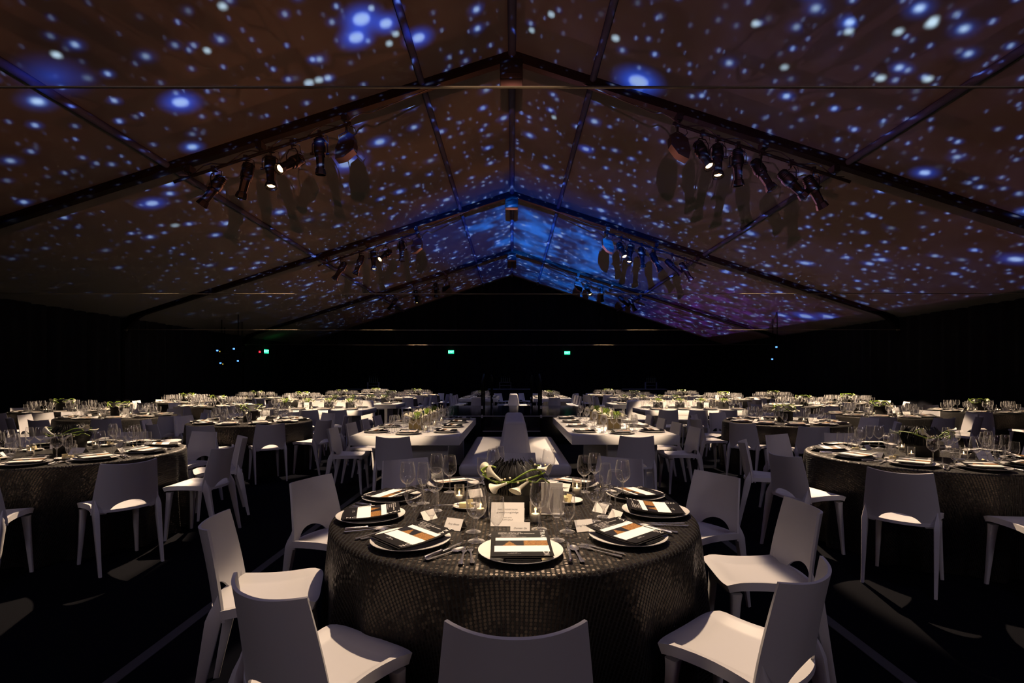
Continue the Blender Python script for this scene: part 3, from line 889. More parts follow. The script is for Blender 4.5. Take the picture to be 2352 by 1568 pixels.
# votive candle in a clear cylinder
def candle_proto():
    r = link('votive_candle', None); tag(r, cat='candle')
    m_ = MB(); m_.lathe([(.0005, 0), (.026, 0), (.0275, .003), (.0285, .10), (.0270, .10), (.0258, .008), (.0005, .007)], 24)
    link('glass_holder', m_.mesh('glass_holder', M['glass'], 60), r)
    m_ = MB(); m_.lathe([(.0005, .009), (.0215, .009), (.0225, .012), (.0215, .040), (.019, .043), (.006, .040), (.0005, .040)], 20)
    w = link('wax', m_.mesh('candle_wax', M['wax'], 60), r)
    m_ = MB(); m_.lathe([(.0003, .040), (.0035, .047), (.0030, .055), (.0003, .068)], 10)
    link('flame', m_.mesh('flame', M['flame'], 60), r)
    return r
CANDLE = candle_proto()
def tent_card(w, h, txts, name, proto_cat='place card'):
    r = link(name, None); tag(r, cat=proto_cat)
    m_ = MB(); a = radians(54); d = h * cos(a); z = h * sin(a)
    m_.add([(-w / 2, -d, 0), (w / 2, -d, 0), (w / 2, 0, z), (-w / 2, 0, z), (w / 2, d, 0), (-w / 2, d, 0)],
           [(0, 1, 2, 3), (3, 2, 4, 5)])
    t_ = .0006
    m_.add([(-w / 2, -d - t_, 0), (w / 2, -d - t_, 0), (w / 2, 0, z + t_), (-w / 2, 0, z + t_), (w / 2, d + t_, 0), (-w / 2, d + t_, 0)],
           [(1, 0, 3, 2), (2, 3, 5, 4)])
    link('folded_card', m_.mesh('folded_card', M['paper'], 0), r)
    if txts:
        m2 = MB()
        for (tx, sz, f, sh) in txts:
            v, fa = text_geo(tx, sz, 1.0, sh)
            TT = T((0, -d + d * f - .0009, z * f), 0, a)
            m2.add(v, fa, 0, TT)
        link('writing', m2.mesh('writing', M['ink'], 0), r)
    return r
PCARD = tent_card(.085, .052, [], 'place_card')

# flower centrepiece of the round tables
def calla(mb_, p0, d, L, twist=0):
    d = Vector(d).normalized(); R_ = d.to_track_quat('Z', 'Y').to_matrix().to_4x4()
    TT = Matrix.Translation(p0) @ R_ @ Matrix.Rotation(twist, 4, 'Z')
    P = []
    for i in range(11):
        t = i / 10; row = []
        for j in range(17):
            a = -2.9 + 5.8 * j / 16
            r = .0055 + .007 * t + .011 * max(0, t - .5) ** 1.6 / .33
            z = L * (t + .55 * max(0, t - .6) * cos(a))
            lip = 1 + .25 * max(0, t - .7) / .3
            row.append((r * cos(a) * lip, r * sin(a) * lip, z))
        P.append(row)
    mb_.shell(P, .0012, T=TT)
def centre_proto():
    r = link('flower_centrepiece', None); tag(r, cat='flower arrangement')
    m_ = MB(); m_.lathe([(.0005, 0), (.115, 0), (.122, .01), (.125, .15), (.118, .17), (.0005, .17)], 32)
    link('vessel', m_.mesh('vessel', M['vase'], 50), r)
    m_ = MB(); rnd = random.Random(3)
    for k in range(110):
        a = 2 * pi * k / 110 + rnd.uniform(-.02, .02)
        r0, r1 = .128 + rnd.uniform(0, .008), .085 + rnd.uniform(-.02, .02)
        h = .25 + rnd.uniform(-.015, .02)
        rm = .15 + rnd.uniform(-.01, .01)
        w = .011
        P = []
        for (rr, z, ww) in ((r0, .10, w), (rm, .16, w * 1.1), (rm - .018, .21, w), (r1, h, w * .25)):
            c = Vector((rr * cos(a), rr * sin(a), z)); tdir = Vector((-sin(a), cos(a), 0)) * ww + Vector((cos(a), sin(a), 0)) * ww * .8
            P.append([tuple(c - tdir * .5), tuple(c + tdir * .5)])
        m_.shell(P, .001)
    for k in range(60):
        a = rnd.uniform(0, 2 * pi); rr = rnd.uniform(0, .08); h = .24 + rnd.uniform(0, .03)
        c = Vector((rr * cos(a), rr * sin(a), .16))
        m_.tube([c, c + Vector((cos(a) * .01, sin(a) * .01, h - .16))], [.006, .001], 4)
    link('pleated_crown', m_.mesh('pleated_crown', M['vase'], 40), r)
    def spl(pts, n=6):
        pts = [Vector(p) for p in pts]; out = []
        for i in range(len(pts) - 1):
            a, b, c, d = pts[max(i - 1, 0)], pts[i], pts[i + 1], pts[min(i + 2, len(pts) - 1)]
            for k in range(n):
                t = k / n
                out.append(.5 * ((2 * b) + (c - a) * t + (2 * a - 5 * b + 4 * c - d) * t * t + (3 * b - a - 3 * c + d) * t ** 3))
        out.append(pts[-1]); return out
    stems = [[(-.10, -.135, .175), (-.05, -.165, .178), (.02, -.17, .182), (.09, -.155, .200), (.15, -.11, .212), (.165, -.04, .21)],
             [(-.035, -.17, .172), (.0, -.172, .19), (.04, -.168, .215), (.085, -.155, .235), (.125, -.13, .232), (.14, -.12, .215)],
             [(-.16, -.10, .205), (-.13, -.135, .19), (-.08, -.155, .17)],
             [(-.14, -.12, .20), (-.15, -.11, .235), (-.12, -.12, .25), (-.09, -.12, .243)],
             [(.072, -.165, .184), (.11, -.155, .175), (.14, -.13, .19), (.18, -.09, .16)],
             [(.165, -.04, .21), (.15, .06, .2), (.08, .15, .19), (-.04, .16, .2), (-.14, .09, .21), (-.17, -.03, .215), (-.15, -.1, .21)],
             [(-.13, .10, .2), (-.06, .17, .17), (.05, .165, .2), (.14, .08, .22)]]
    for st in stems:
        m_ = MB(); q = spl(st); m_.tube(q, [.0042] * len(q), 8)
        link('stem', m_.mesh('flower_stem', M['stem'], 60), r)
    for (p, d, L, tw) in [((-.035, -.172, .174), (-1, -.15, -.35), .075, 0.5), ((.072, -.168, .183), (-.75, -.15, -.55), .085, 2.5), ((-.062, -.16, .182), (-.75, .1, .55), .080, 1.2),
                          ((.115, -.14, .240), (1, -.1, -.05), .06, 0.3), ((-.10, .14, .19), (-1, .4, .1), .07, 0), ((.08, .16, .2), (.8, .5, -.3), .07, 1)]:
        m_ = MB(); calla(m_, p, d, L, tw)
        m_.tube([p, Vector(p) + Vector(d).normalized() * .02], .005, 6)
        link('calla_flower', m_.mesh('calla_flower', M['calla'], 60), r)
    for (x, y, z) in [(-.115, -.14, .253), (-.145, -.12, .222), (-.06, -.172, .19), (-.045, -.175, .195), (-.02, -.178, .20), (.02, -.18, .178), (.085, -.16, .165), (.065, -.17, .19), (.105, -.15, .262), (.155, -.11, .23), (.16, -.09, .25)]:
        m_ = MB(); m_.lathe([(.0003, -.006), (.0045, -.004), (.006, 0), (.0045, .004), (.0003, .006)], 8, T=T((x, y, z)))
        link('berry', m_.mesh('berry', M['berry'], 80), r)
    return r
CENTRE = centre_proto()
def centre_far_proto():
    """same arrangement, small in view"""
    r = link('flower_centrepiece', None); tag(r, cat='flower arrangement')
    m_ = MB(); m_.lathe([(.0005, 0), (.12, 0), (.125, .15), (.15, .17), (.10, .25), (.0005, .24)], 16)
    link('vessel', m_.mesh('vessel', M['vase'], 50), r)
    rnd = random.Random(9); m_ = MB()
    for k in range(7):
        a0 = rnd.uniform(0, 6.28); pts = []
        for i in range(7):
            a = a0 + i * .32
            pts.append((.165 * cos(a), .165 * sin(a), .20 + .05 * sin(i * .9 + k) + .02))
        m_.tube(pts, .006, 5)
    link('stems', m_.mesh('flower_stems', M['stem'], 60), r)['kind'] = 'stuff'
    for k in range(6):
        a = 6.28 * k / 6 + rnd.uniform(-.3, .3); m_ = MB()
        calla(m_, (.15 * cos(a), .15 * sin(a), .21 + rnd.uniform(-.03, .04)), (cos(a + 1.2), sin(a + 1.2), rnd.uniform(-.5, .4)), .10, rnd.uniform(0, 6))
        link('calla_flower', m_.mesh('calla_flower', M['calla'], 60), r)
    return r
CENTRE_FAR = centre_far_proto()
def planter_proto(seed=1, box='planter'):
    r = link('flower_planter', None); tag(r, cat='flower arrangement')
    m_ = MB(); m_.rbox(-.085, .085, -.085, .085, 0, .15, .004, 1)
    link('planter_box', m_.mesh('planter_box', M[box], 40), r)
    rnd = random.Random(seed); m_ = MB()
    for k in range(16):
        a = rnd.uniform(0, 6.28); R1 = rnd.uniform(.05, .14)
        m_.tube([(0.03 * cos(a), .03 * sin(a), .14), (R1 * .7 * cos(a), R1 * .7 * sin(a), .22 + rnd.uniform(0, .03)), (R1 * cos(a + .4), R1 * sin(a + .4), .19 + rnd.uniform(-.02, .03))], .005, 5)
    link('stems', m_.mesh('planter_stems', M['stem'], 60), r)['kind'] = 'stuff'
    for k in range(6):
        a = 6.28 * k / 6 + rnd.uniform(-.3, .3); m_ = MB(); rr = rnd.uniform(.04, .10)
        calla(m_, (rr * cos(a), rr * sin(a), .17), (cos(a), sin(a), rnd.uniform(.1, .7)), .09, rnd.uniform(0, 6))
        link('calla_flower', m_.mesh('calla_flower', M['calla'], 60), r)
    return r
PLANTER = planter_proto()
PLANTER_DARK = planter_proto(5, 'vase')
def number_stand(num):
    r = link('table_number', None); tag(r, cat='table number')
    m_ = MB(); m_.rbox(-.055, .055, -.004, .004, 0, .16, .001, 1); m_.rbox(-.06, .06, -.03, .03, 0, .006, .001, 1)
    link('card', m_.mesh('number_card', M['paper'], 40), r)
    if num:
        v, f = text_geo(num, .075, .95)
        m_ = MB(); m_.add(v, f, 0, T((0, -.0052, .062), 0, pi / 2))
        link('number', m_.mesh('number', M['ink'], 0), r)
    return r

# ------------------------------------------------------------------ tablecloths
def cloth_mesh(R, ztop, n, rows, seed):
    m_ = MB(); uv = []; v = []; f = []
    rnd = random.Random(seed); ph = [rnd.uniform(0, 6.28) for _ in range(4)]
    prof = []
    for k in range(7): prof.append((R * .97 * k / 6 + .0001, ztop, R * .97 * k / 6 + .0001))
    for k in range(1, 6):
        a = k * 18
        prof.append((R * .97 + R * .03 * sin(radians(a)), ztop - .022 * (1 - cos(radians(a))), R * .97 + .03 * k / 5))
    L = ztop - .022 - .004
    for k in range(1, rows + 1):
        t = k / rows
        prof.append((None, ztop - .022 - L * t, R + .01 + L * t))
    for (r, z, fl) in prof:
        for i in range(n):
            a = 2 * pi * i / n
            if r is None:
                t = (ztop - .022 - z) / L
                fold = (sin(a * 17 + ph[0]) * .6 + sin(a * 27 + ph[1]) * .35 + sin(a * 9 + ph[2]) * .3)
                rr = R + .012 * t ** .5 + (.040 * t ** .8 + .018 * t * t) * fold + .012 * t
            else: rr = r
            v.append((rr * cos(a), rr * sin(a), z)); uv.append((fl * cos(a), fl * sin(a)))
    for k in range(len(prof) - 1):
        for i in range(n):
            j = (i + 1) % n
            f.append((k * n + i, k * n + j, (k + 1) * n + j, (k + 1) * n + i))
    m_.add(v, f); m_.uv = uv
    return m_.mesh('tablecloth', M['sequin'], 70)
CLOTH_HI = cloth_mesh(.925, .760, 300, 26, 1)
CLOTH_LO = cloth_mesh(.925, .760, 90, 8, 2)

# ------------------------------------------------------------------ round tables
# key: x, y, phrase, number, detail (3 front, 2 near, 1 middle, 0 far), turn of the first place, rotation of the flowers
FARGLASS = MB()
glass_count = 0
def keylight(x, y, R=1.15, p=1.0, src=None):
    """one warm theatre spot per table, thrown from the nearest bar beyond it"""
    if src is None:
        s = -1 if x < 0 else 1
        fr = [fy for fy in FRAMES if fy > y - 2.2]
        fy = fr[0] if fr else FRAMES[-1]
        cand = [L for L in LAMPS if L[0] * s > 0 and abs(L[1] - fy) < .1] or [(s * 4.2, fy, 4.5)]
        src = min(cand, key=lambda L: abs(L[0] - x))
    src = Vector(src); tg = Vector((x, y, .76)); d = (tg - src).length
    e = 60.0 * d * d * p
    return spot('table_spot', src, tg, e, WARM, 2 * math.degrees(math.atan(R / d)) * 1.02, .18, .045)

def setting(cx, cy, phi, rho, k, phrase, detail, three=True):
    global glass_count
    th = -phi
    ox, oy = cx - rho * sin(phi), cy - rho * cos(phi)
    def w(lx, ly): return ox + lx * cos(th) - ly * sin(th), oy + lx * sin(th) + ly * cos(th)
    rj = random.uniform(-.12, .12)
    c = clock(k) + ' ' + phrase
    place(PLATE, (ox, oy, TZ), th, 'white charger plate ' + c, 'charger plates')
    if detail >= 2:
        place(NAPKIN, (ox, oy, TZ + .012), th + rj, 'folded black napkin under menu ' + c, 'folded napkins')
        x, y = w(.0, .005)
        place(MENU if detail == 3 else MENU_LO, (x, y, TZ + .031), 0, 'black photo-strip menu ' + c, 'menu cards', rot=(radians(3), 0, th + rj * 1.3))
    else:
        x, y = w(.0, .005)
        place(MENU_LO, (x, y, TZ + .03), 0, 'black photo-strip menu ' + c, 'menu cards', rot=(radians(2), 0, th + rj * 1.3))
    if detail >= 2:
        for nm, pr, lx, ly in (('outer dinner fork', FORK, -.225, -.01), ('inner dinner fork', FORK, -.195, .0), ('table knife', KNIFE, .192, .0), ('soup spoon', SPOON, .222, -.01)):
            if detail == 2 and nm[0] == 'o': continue
            x, y = w(lx, ly)
            place(pr, (x, y, TZ + .001), 0, nm + ' by plate ' + c, 'cutlery at the place settings', rot=(0, 0, th + random.uniform(-.12, .12)))
    if detail == 3: return
    for kd, lx, ly in (('w', .10, .235), ('f', .175, .205), ('g', .235, .15)) + ((('w', .02, .30), ('w', -.10, .26)) if detail == 0 else ()):
        x, y = w(lx + random.uniform(-.015, .015), ly + random.uniform(-.015, .015))
        if detail >= 1 and glass_count < 272:
            glass_count += 1
            g = GP[kd]
            place(g[0] if detail == 2 else g[1], (x, y, TZ), 0, g[2] + ' ' + c, 'stemware on the round tables')
        else:
            FARGLASS.add(GP[kd][3].v, GP[kd][3].f, 0, T((x, y, TZ)))
    if detail >= 1 and k % 2 == 0:
        x, y = w(0, .245)
        place(PCARD, (x, y, TZ + .001), th + random.uniform(-.3, .3), 'small white place card ' + c, 'place cards')
    if detail == 2 and k % 2 == 1:
        x, y = w(-.14, .235)
        place(BREAD, (x, y, TZ), random.uniform(0, 6), 'white bread plate with butter ' + c, 'bread plates')

for ti, (tx, ty, phrase, num, detail, rot0) in enumerate(TABLES):
    tc = link('tablecloth', CLOTH_HI if detail >= 2 else CLOTH_LO, loc=(tx, ty, 0), rot=(0, 0, 0))
    tag(tc, 'floor-length black sequined cloth over the ' + phrase, 'tablecloth', 'black sequined tablecloths')
    for k in range(10):
        phi = radians(rot0 + 36 * k)
        rho = 1.22 + random.uniform(-.02, .05)
        a = phi + random.uniform(-.06, .06)
        for dr in (0, .08, -.08, .15, -.15, .22):
            ox_, oy_ = tx - rho * sin(phi + dr), ty - rho * cos(phi + dr)
            if free(ox_, oy_, TABLES[ti]): break
        else: ox_ = None
        a += dr
        if ox_ is not None: chair(ox_, oy_, -a, 'white moulded plastic chair ' + clock(k) + ' ' + phrase, 'chairs at the round tables', detail == 0)
        setting(tx, ty, phi, .71, k, phrase, detail)
    place(CENTRE if detail == 2 else CENTRE_FAR, (tx, ty, TZ), random.uniform(-.4, .4), 'calla lilies on black vessel amid the ' + phrase, 'flower centrepieces')
    for q, (ax, ay) in enumerate(((-.22, -.16), (.2, -.2), (.02, .27)) if detail else ((-.25, -.2), (.22, -.22))):
        place(CANDLE, (tx + ax, ty + ay, TZ), 0, 'lit votive candle %s flowers of the %s' % (['left of', 'right of', 'behind'][q], phrase), 'votive candles')
    if num:
        n_ = number_stand(num); n_.location = (tx + (.34 if num == '1' else -.30), ty - .28, TZ)
        tag(n_, 'upright white card printed %s on the %s' % (num, phrase) if num not in phrase else 'upright white card showing %s beside the flowers' % num, group='table number cards')
    if detail:
        p = tent_card(.13, .10, [('PLEDGE', .016, .55, 0)], 'pledge_card', 'card')
        p.location = (tx + .30, ty - .26, TZ + .001); p.rotation_euler = (0, 0, random.uniform(-.3, .3))
        tag(p, 'large folded white card beside the flowers of the ' + phrase, group='folded pledge cards')
    keylight(tx, ty, R=1.15 if detail else .98, p=1.95 if detail else 5.0)

# ------------------------------------------------------------------ the front round table
FX, FY = 0.01, 2.745
PH = 'front round table'
tc = link('tablecloth', CLOTH_HI, loc=(FX, FY, 0)); tag(tc, 'floor-length black sequined cloth over the front round table', 'tablecloth', 'black sequined tablecloths')
CH = [(0, 1.18, 0), (34, 1.17, 2), (73.5, 1.19, 0), (114, 1.20, 3), (148, 1.40, 0), (180, 1.50, 0), (211, 1.46, 0), (242, 1.33, 0), (275, 1.25, 0), (316, 1.19, -3)]
for k, (ph, rho, j) in enumerate(CH):
    a = radians(ph)
    chair(FX - rho * sin(a), FY - rho * cos(a), -a + radians(j), 'white moulded plastic chair ' + clock(k) + ' front round table', 'chairs at the front round table')
PLS = [(.034, 2.045), (-.426, 2.185), (-.700, 2.575), (-.690, 2.98), (-.38, 3.35), (0.0, 3.46), (.39, 3.35), (.72, 3.03), (.735, 2.665), (.500, 2.240)]
for k, (x, y) in enumerate(PLS):
    dx, dy = FX - x, FY - y
    phi = math.atan2(dx, dy); rho = sqrt(dx * dx + dy * dy)
    setting(FX, FY, phi, rho, k, PH, 3)
FG = [(-0.456,2.418,'w'),(-0.379,2.440,'g'),(-0.380,3.169,'w'),(-0.469,3.230,'w'),(-0.588,2.922,'w'),(-0.493,2.882,'f'),(-0.402,2.720,'w'),(-0.152,2.211,'w'),(-0.069,2.291,'g'),(-0.175,2.345,'f'),(0.125,2.385,'w'),(0.192,2.223,'f'),(0.250,2.349,'g'),(0.402,2.506,'w'),(0.459,2.600,'g'),(0.529,2.66,'w'),(0.441,3.169,'w'),(0.520,3.262,'w'),(0.515,2.862,'f'),(0.638,2.99,'w'),(0.245,3.46,'w'),(0.161,3.42,'g'),(-0.196,3.432,'g'),(-0.125,3.46,'w'),(-0.085,3.56,'f')]
CL = {'left-hand': [], 'front': [], 'right-hand': [], 'back': []}
for g in FG:
    key = 'back' if g[1] > 3.4 else ('front' if g[1] < 2.4 and abs(g[0]) < .3 else ('left-hand' if g[0] < 0 else 'right-hand'))
    CL[key].append(g)
for key, L in CL.items():
    for i, (x, y, kd) in enumerate(sorted(L, key=lambda q: q[1])):
        place(GP[kd][0], (x, y, TZ), 0, '%s, %s nearest the camera in the %s cluster on the front table' % (GP[kd][2], ORD[i], key), 'glasses on the front round table')
place(CENTRE, (FX, FY, TZ), 0, 'calla lilies twisted round a black pleated vessel on the front table', 'flower centrepieces')
for i, (x, y, w_) in enumerate([(-.294, 2.892, 'left of the front table flowers'), (.113, 2.498, 'by the salt shaker'), (.386, 3.086, 'right of the front table flowers'), (-.158, 2.60, 'half hidden behind the pledge card')]):
    place(CANDLE, (x, y, TZ), 0, 'lit votive candle in a clear glass ' + w_, 'votive candles')
    point('candle_glow', (x, y, TZ + .055), 0.25, (1, .62, .28), .006)
place(BREAD, (-.237, 2.78, TZ), 2.6, 'bread plate with butter left of the front table flowers', 'bread plates')
place(BREAD, (.316, 2.91, TZ), 1.2, 'bread plate with butter right of the front table flowers', 'bread plates')
place(KNIFE, (-.30, 2.775, TZ + .012), 0, 'butter knife laid across the left bread plate on the front table', 'cutlery at the place settings', rot=(0, 0, 1.7))
p = tent_card(.158, .118, [('MAKE A PLEDGE ONLINE', .0085, .70, 0), ('g.asianart.org/pledge', .0125, .58, 0), ('TEXT WITH', .0075, .36, 0), ('AAM GALA', .0105, .27, 0)], 'pledge_card', 'card')
p.location = (-.02, 2.50, TZ + .001); p.rotation_euler = (0, 0, -.03); tag(p, 'large folded white pledge card standing before the flowers on the front table', group='folded pledge cards')
for (x, y, rz, nm, w_) in [(.037, 2.335, -.05, 'Doreen Ge', 'behind the plate on the camera side'), (-.262, 2.40, -.42, 'Amy Simon', 'between front and left glasses'), (.325, 2.38, .30, 'Greg Nadelman', 'beside the right-hand glasses')]:
    p = tent_card(.088, .056, [(nm, .0125, .52, .35)], 'place_card')
    p.location = (x, y, TZ + .001); p.rotation_euler = (0, 0, rz)
    tag(p, 'handwritten white place card %s on the front table' % w_, group='handwritten place cards')
for (x, y, rz, w_) in [(-.42, 2.56, .9, 'under the left-hand goblets'), (.47, 2.70, -.8, 'among the right-hand glasses'), (.325, 3.22, 2.6, 'right of the flowers at the back'), (-.22, 3.05, 3.6, 'left of the flowers at the back'), (.52, 2.555, -1.1, 'at the foot of the right goblet')]:
    place(PCARD, (x, y, TZ + .001), rz, 'blank-backed white place card %s of the front table' % w_, 'place cards')
s_ = link('salt_shaker', None, loc=(.045, 2.565, TZ)); tag(s_, 'small square glass salt shaker before the black vessel', 'salt shaker')
m_ = MB(); m_.rbox(-.019, .019, -.019, .019, 0, .050, .004, 2); link('glass_jar', m_.mesh('jar', M['glass'], 50), s_)
m_ = MB(); m_.rbox(-.016, .016, -.016, .016, .004, .044, .003, 1); link('salt', m_.mesh('salt', M['salt'], 50), s_)
m_ = MB(); m_.lathe([(.012, .050), (.012, .058), (.009, .062), (.0085, .068), (.006, .074), (.0005, .076)], 14); link('cap', m_.mesh('cap', M['silver'], 50), s_)
n_ = number_stand(None); n_.location = (.205, 2.66, TZ); n_.rotation_euler = (0, 0, -.12); n_.scale = (1, 1, 1.0)
tag(n_, 'plain grey back of the card stand right of the front table flowers', group='table number cards')
m_ = MB(); m_.rbox(-.07, .07, -.05, .05, 0, .003, .001, 1)
spot('table_spot', (.12, 3.62, 4.75), (FX, FY - .04, .66), 900, WARM, 35.5, .12, .03)
spot('table_spot', (-.09, 1.75, 4.9), (FX, FY, .76), 540, WARM, 22.5, .10, .03)

# ------------------------------------------------------------------ white long tables and banquettes
def white_table(x0, x1, y0, y1, label):
    r = link('long_white_table', None, loc=((x0 + x1) / 2, (y0 + y1) / 2, 0)); tag(r, label, 'table', 'long white lacquer tables')
    hx, hy = (x1 - x0) / 2, (y1 - y0) / 2
    m_ = MB(); m_.rbox(-hx, hx, -hy, hy, .645, .76, .008, 2); link('tabletop', m_.mesh('tabletop', M['white'], 40), r)
    for (a, b_, c, d) in ((-hx + .5, hx - .18, -hy + .35, -hy + .43), (-hx + .5, hx - .18, hy - .43, hy - .35)) if hx < 1 else ((-hx + .3, -hx + .38, -hy + .25, hy - .25), (hx - .38, hx - .3, -hy + .25, hy - .25)):
        m_ = MB(); m_.rbox(a, b_, c, d, 0, .646, .004, 1); link('leg', m_.mesh('leg_panel', M['white'], 40), r)
    return r
def banquette(x0, x1, y0, y1, label, along='y'):
    r = link('banquette_bench', None, loc=((x0 + x1) / 2, (y0 + y1) / 2, 0)); tag(r, label, 'bench', 'white upholstered banquettes')
    hx, hy = (x1 - x0) / 2, (y1 - y0) / 2
    m_ = MB(); m_.rbox(-hx, hx, -hy, hy, .30, .45, .055, 4); link('seat', m_.mesh('bench_seat', M['leather'], 60), r)
    m_ = MB(); m_.rbox(-hx + .03, hx - .03, -hy + .03, hy - .03, 0, .31, .02, 2); link('base', m_.mesh('bench_base', M['leather'], 50), r)
    m_ = MB()
    if along == 'y': m_.rbox(-.225, .225, -hy + .80, hy - .06, .42, .88, .05, 4, taper=(.63, .92))
    else: m_.rbox(-hx + .05, hx - .05, -.16, .16, .42, .90, .05, 3, taper=(.96, .6))
    link('backrest', m_.mesh('bench_back', M['leather'], 60), r)
    return r
for i, (x0, x1, y0, y1, ph) in enumerate(WT):
    white_table(x0, x1, y0, y1, 'thick-topped ' + ph + ' set for dinner')
    far = i >= 2
    hx, hy = (x0 + x1) / 2, (y0 + y1) / 2
    long_y = (y1 - y0) > (x1 - x0)
    seats = []
    if long_y:
        n = 4; out = -1 if x0 < 0 else 1
        for k in range(n):
            yy = y0 + .42 + k * (y1 - y0 - .7) / (n - 1)
            xo = x0 if out < 0 else x1
            xi = x1 if out < 0 else x0
            seats.append((xo + (-.13 if out < 0 else .13), yy, -pi / 2 if out < 0 else pi / 2, 'outer side', xo + (.22 if out < 0 else -.22), yy, True))
            seats.append((0, yy, pi / 2 if out < 0 else -pi / 2, 'bench side', xi + (-.22 if out < 0 else .22), yy, False))
        seats.append((hx - .0, y0 - .36, 0, 'near end', hx, y0 + .21, True))
        if i >= 2: seats.append((hx, y1 + .3, pi, 'far end', hx, y1 - .21, True))
        cps = [(hx, y0 + .75), (hx, hy + .1), (hx, y1 - .6)]
    else:
        n = 4
        for k in range(n):
            xx = x0 + .30 + k * (x1 - x0 - .6) / (n - 1)
            seats.append((xx, y0 - .52 if i in (4, 5) else y0 - .3, 0, 'camera side', xx, y0 + .21, i in (4, 5)))
            seats.append((xx, y1 + .5, pi, 'rear side', xx, y1 - .21, False))
        cps = [(x0 + .45, hy), (x0 + .95, hy), (x0 + 1.45, hy), (x1 - .45, hy)]
    cnt = {}
    for (cx_, cy_, rz, sd, px_, py_, has) in seats:
        cnt[sd] = cnt.get(sd, 0) + 1
        lab = '%s along the %s of the %s' % (ORD[cnt[sd] - 1], sd, ph)
        if has and all((t[0] - cx_) ** 2 + (t[1] - cy_) ** 2 > 1.22 ** 2 for t in TABLES): chair(cx_, cy_, rz + random.uniform(-.05, .05), 'white moulded plastic chair, ' + lab, 'chairs at the white tables', i >= 2 and not i in (4, 5))
        place(PLATE, (px_, py_, TZ), rz, 'white charger plate, ' + lab, 'charger plates')
        if i < 2: place(NAPKIN, (px_, py_, TZ + .012), rz, 'folded black napkin, ' + lab, 'folded napkins')
        place(MENU_LO, (px_, py_, TZ + (.03 if i < 2 else .026)), 0, 'black gala menu, ' + lab, 'menu cards', rot=(.04, 0, rz + random.uniform(-.08, .08)))
        c_, s_2 = cos(rz), sin(rz)
        for kd, lx, ly in (('w', .02, .24), ('f', .10, .225), ('g', .16, .19), ('w', -.06, .25)):
            gx, gy = px_ + lx * c_ - ly * s_2, py_ + lx * s_2 + ly * c_
            if i < 2 and kd != 'x' and not (kd == 'w' and lx < 0):
                place(GP[kd][0], (gx, gy, TZ), 0, GP[kd][2] + ', ' + lab, 'stemware on the white tables')
            elif i >= 2 or lx < 0:
                FARGLASS.add(GP[kd][3].v, GP[kd][3].f, 0, T((gx, gy, TZ)))
    for q, (px_, py_) in enumerate(cps):
        place(PLANTER if i < 2 else PLANTER_DARK, (px_, py_, TZ - .001), random.uniform(-.1, .1), 'calla lilies in a %s box, %s on the %s' % ('bronze' if i < 2 else 'black', ORD[q], ph), 'flower boxes on the white tables')
        place(CANDLE, (px_ + .16, py_ - .14, TZ - .001), 0, 'lit votive candle beside the %s flower box on the %s' % (ORD[q], ph), 'votive candles')
    if i in (4, 5):
        n_ = number_stand('27' if i == 4 else '26'); n_.location = (x0 + 1.05 if i == 4 else x0 + 1.45, y0 + .32, TZ - .001)
        tag(n_, 'upright white card printed %s on the camera side of the white table' % ('27' if i == 4 else '26'), group='table number cards')
    if i < 2:
        for j, yy in enumerate((y0 + .35, y1 - .5)):
            p_ = 1.0
            keylight(hx, (y0 + y1) / 2 + (-.5 if j == 0 else .7), R=.88, p=1.0, src=(-2.6 if i == 0 else 2.6, 2.45, 5.1) if j == 0 else (-3.25 if i == 0 else 3.22, 15.3, 5.0))
    elif i < 4: keylight(hx, hy, R=1.3, p=2.0, src=(-3.2 if x0 < 0 else 3.2, 22.1, 5.0))
    else: keylight(hx, hy, R=1.25, p=1.9, src=(-3.7 if x0 < 0 else 3.8, 8.78, 4.7) if i in (4, 5) else (-3.7 if x0 < 0 else 3.8, 15.3, 4.7))
banquette(-.625, .70, 6.05, 9.0, 'white double-sided bench with tapered back between the two near white tables')
banquette(-.60, .72, 17.9, 20.8, 'white double-sided bench with tapered back beyond the glossy stage')
banquette(-5.5, -3.45, 12.75, 13.65, 'white bench with its back rising behind table 27', 'x')
banquette(2.85, 4.9, 12.75, 13.65, 'white bench with its back rising behind table 26', 'x')

for k, (x, y, rz) in enumerate(((-.52, 22.3, .5), (-.05, 22.6, -.9), (.55, 22.6, .9), (.95, 22.3, -.4))):
    chair(x, y, pi + rz, 'white moulded plastic chair, %s from the left in the row behind the far bench' % ORD[k], 'chairs behind the far bench', True)
tag(link('stemware_mass', FARGLASS.mesh('stemware_mass', M['glass_small'], 80)), 'hundreds of stemmed glasses on the farther tables', 'glasses', kind='stuff')

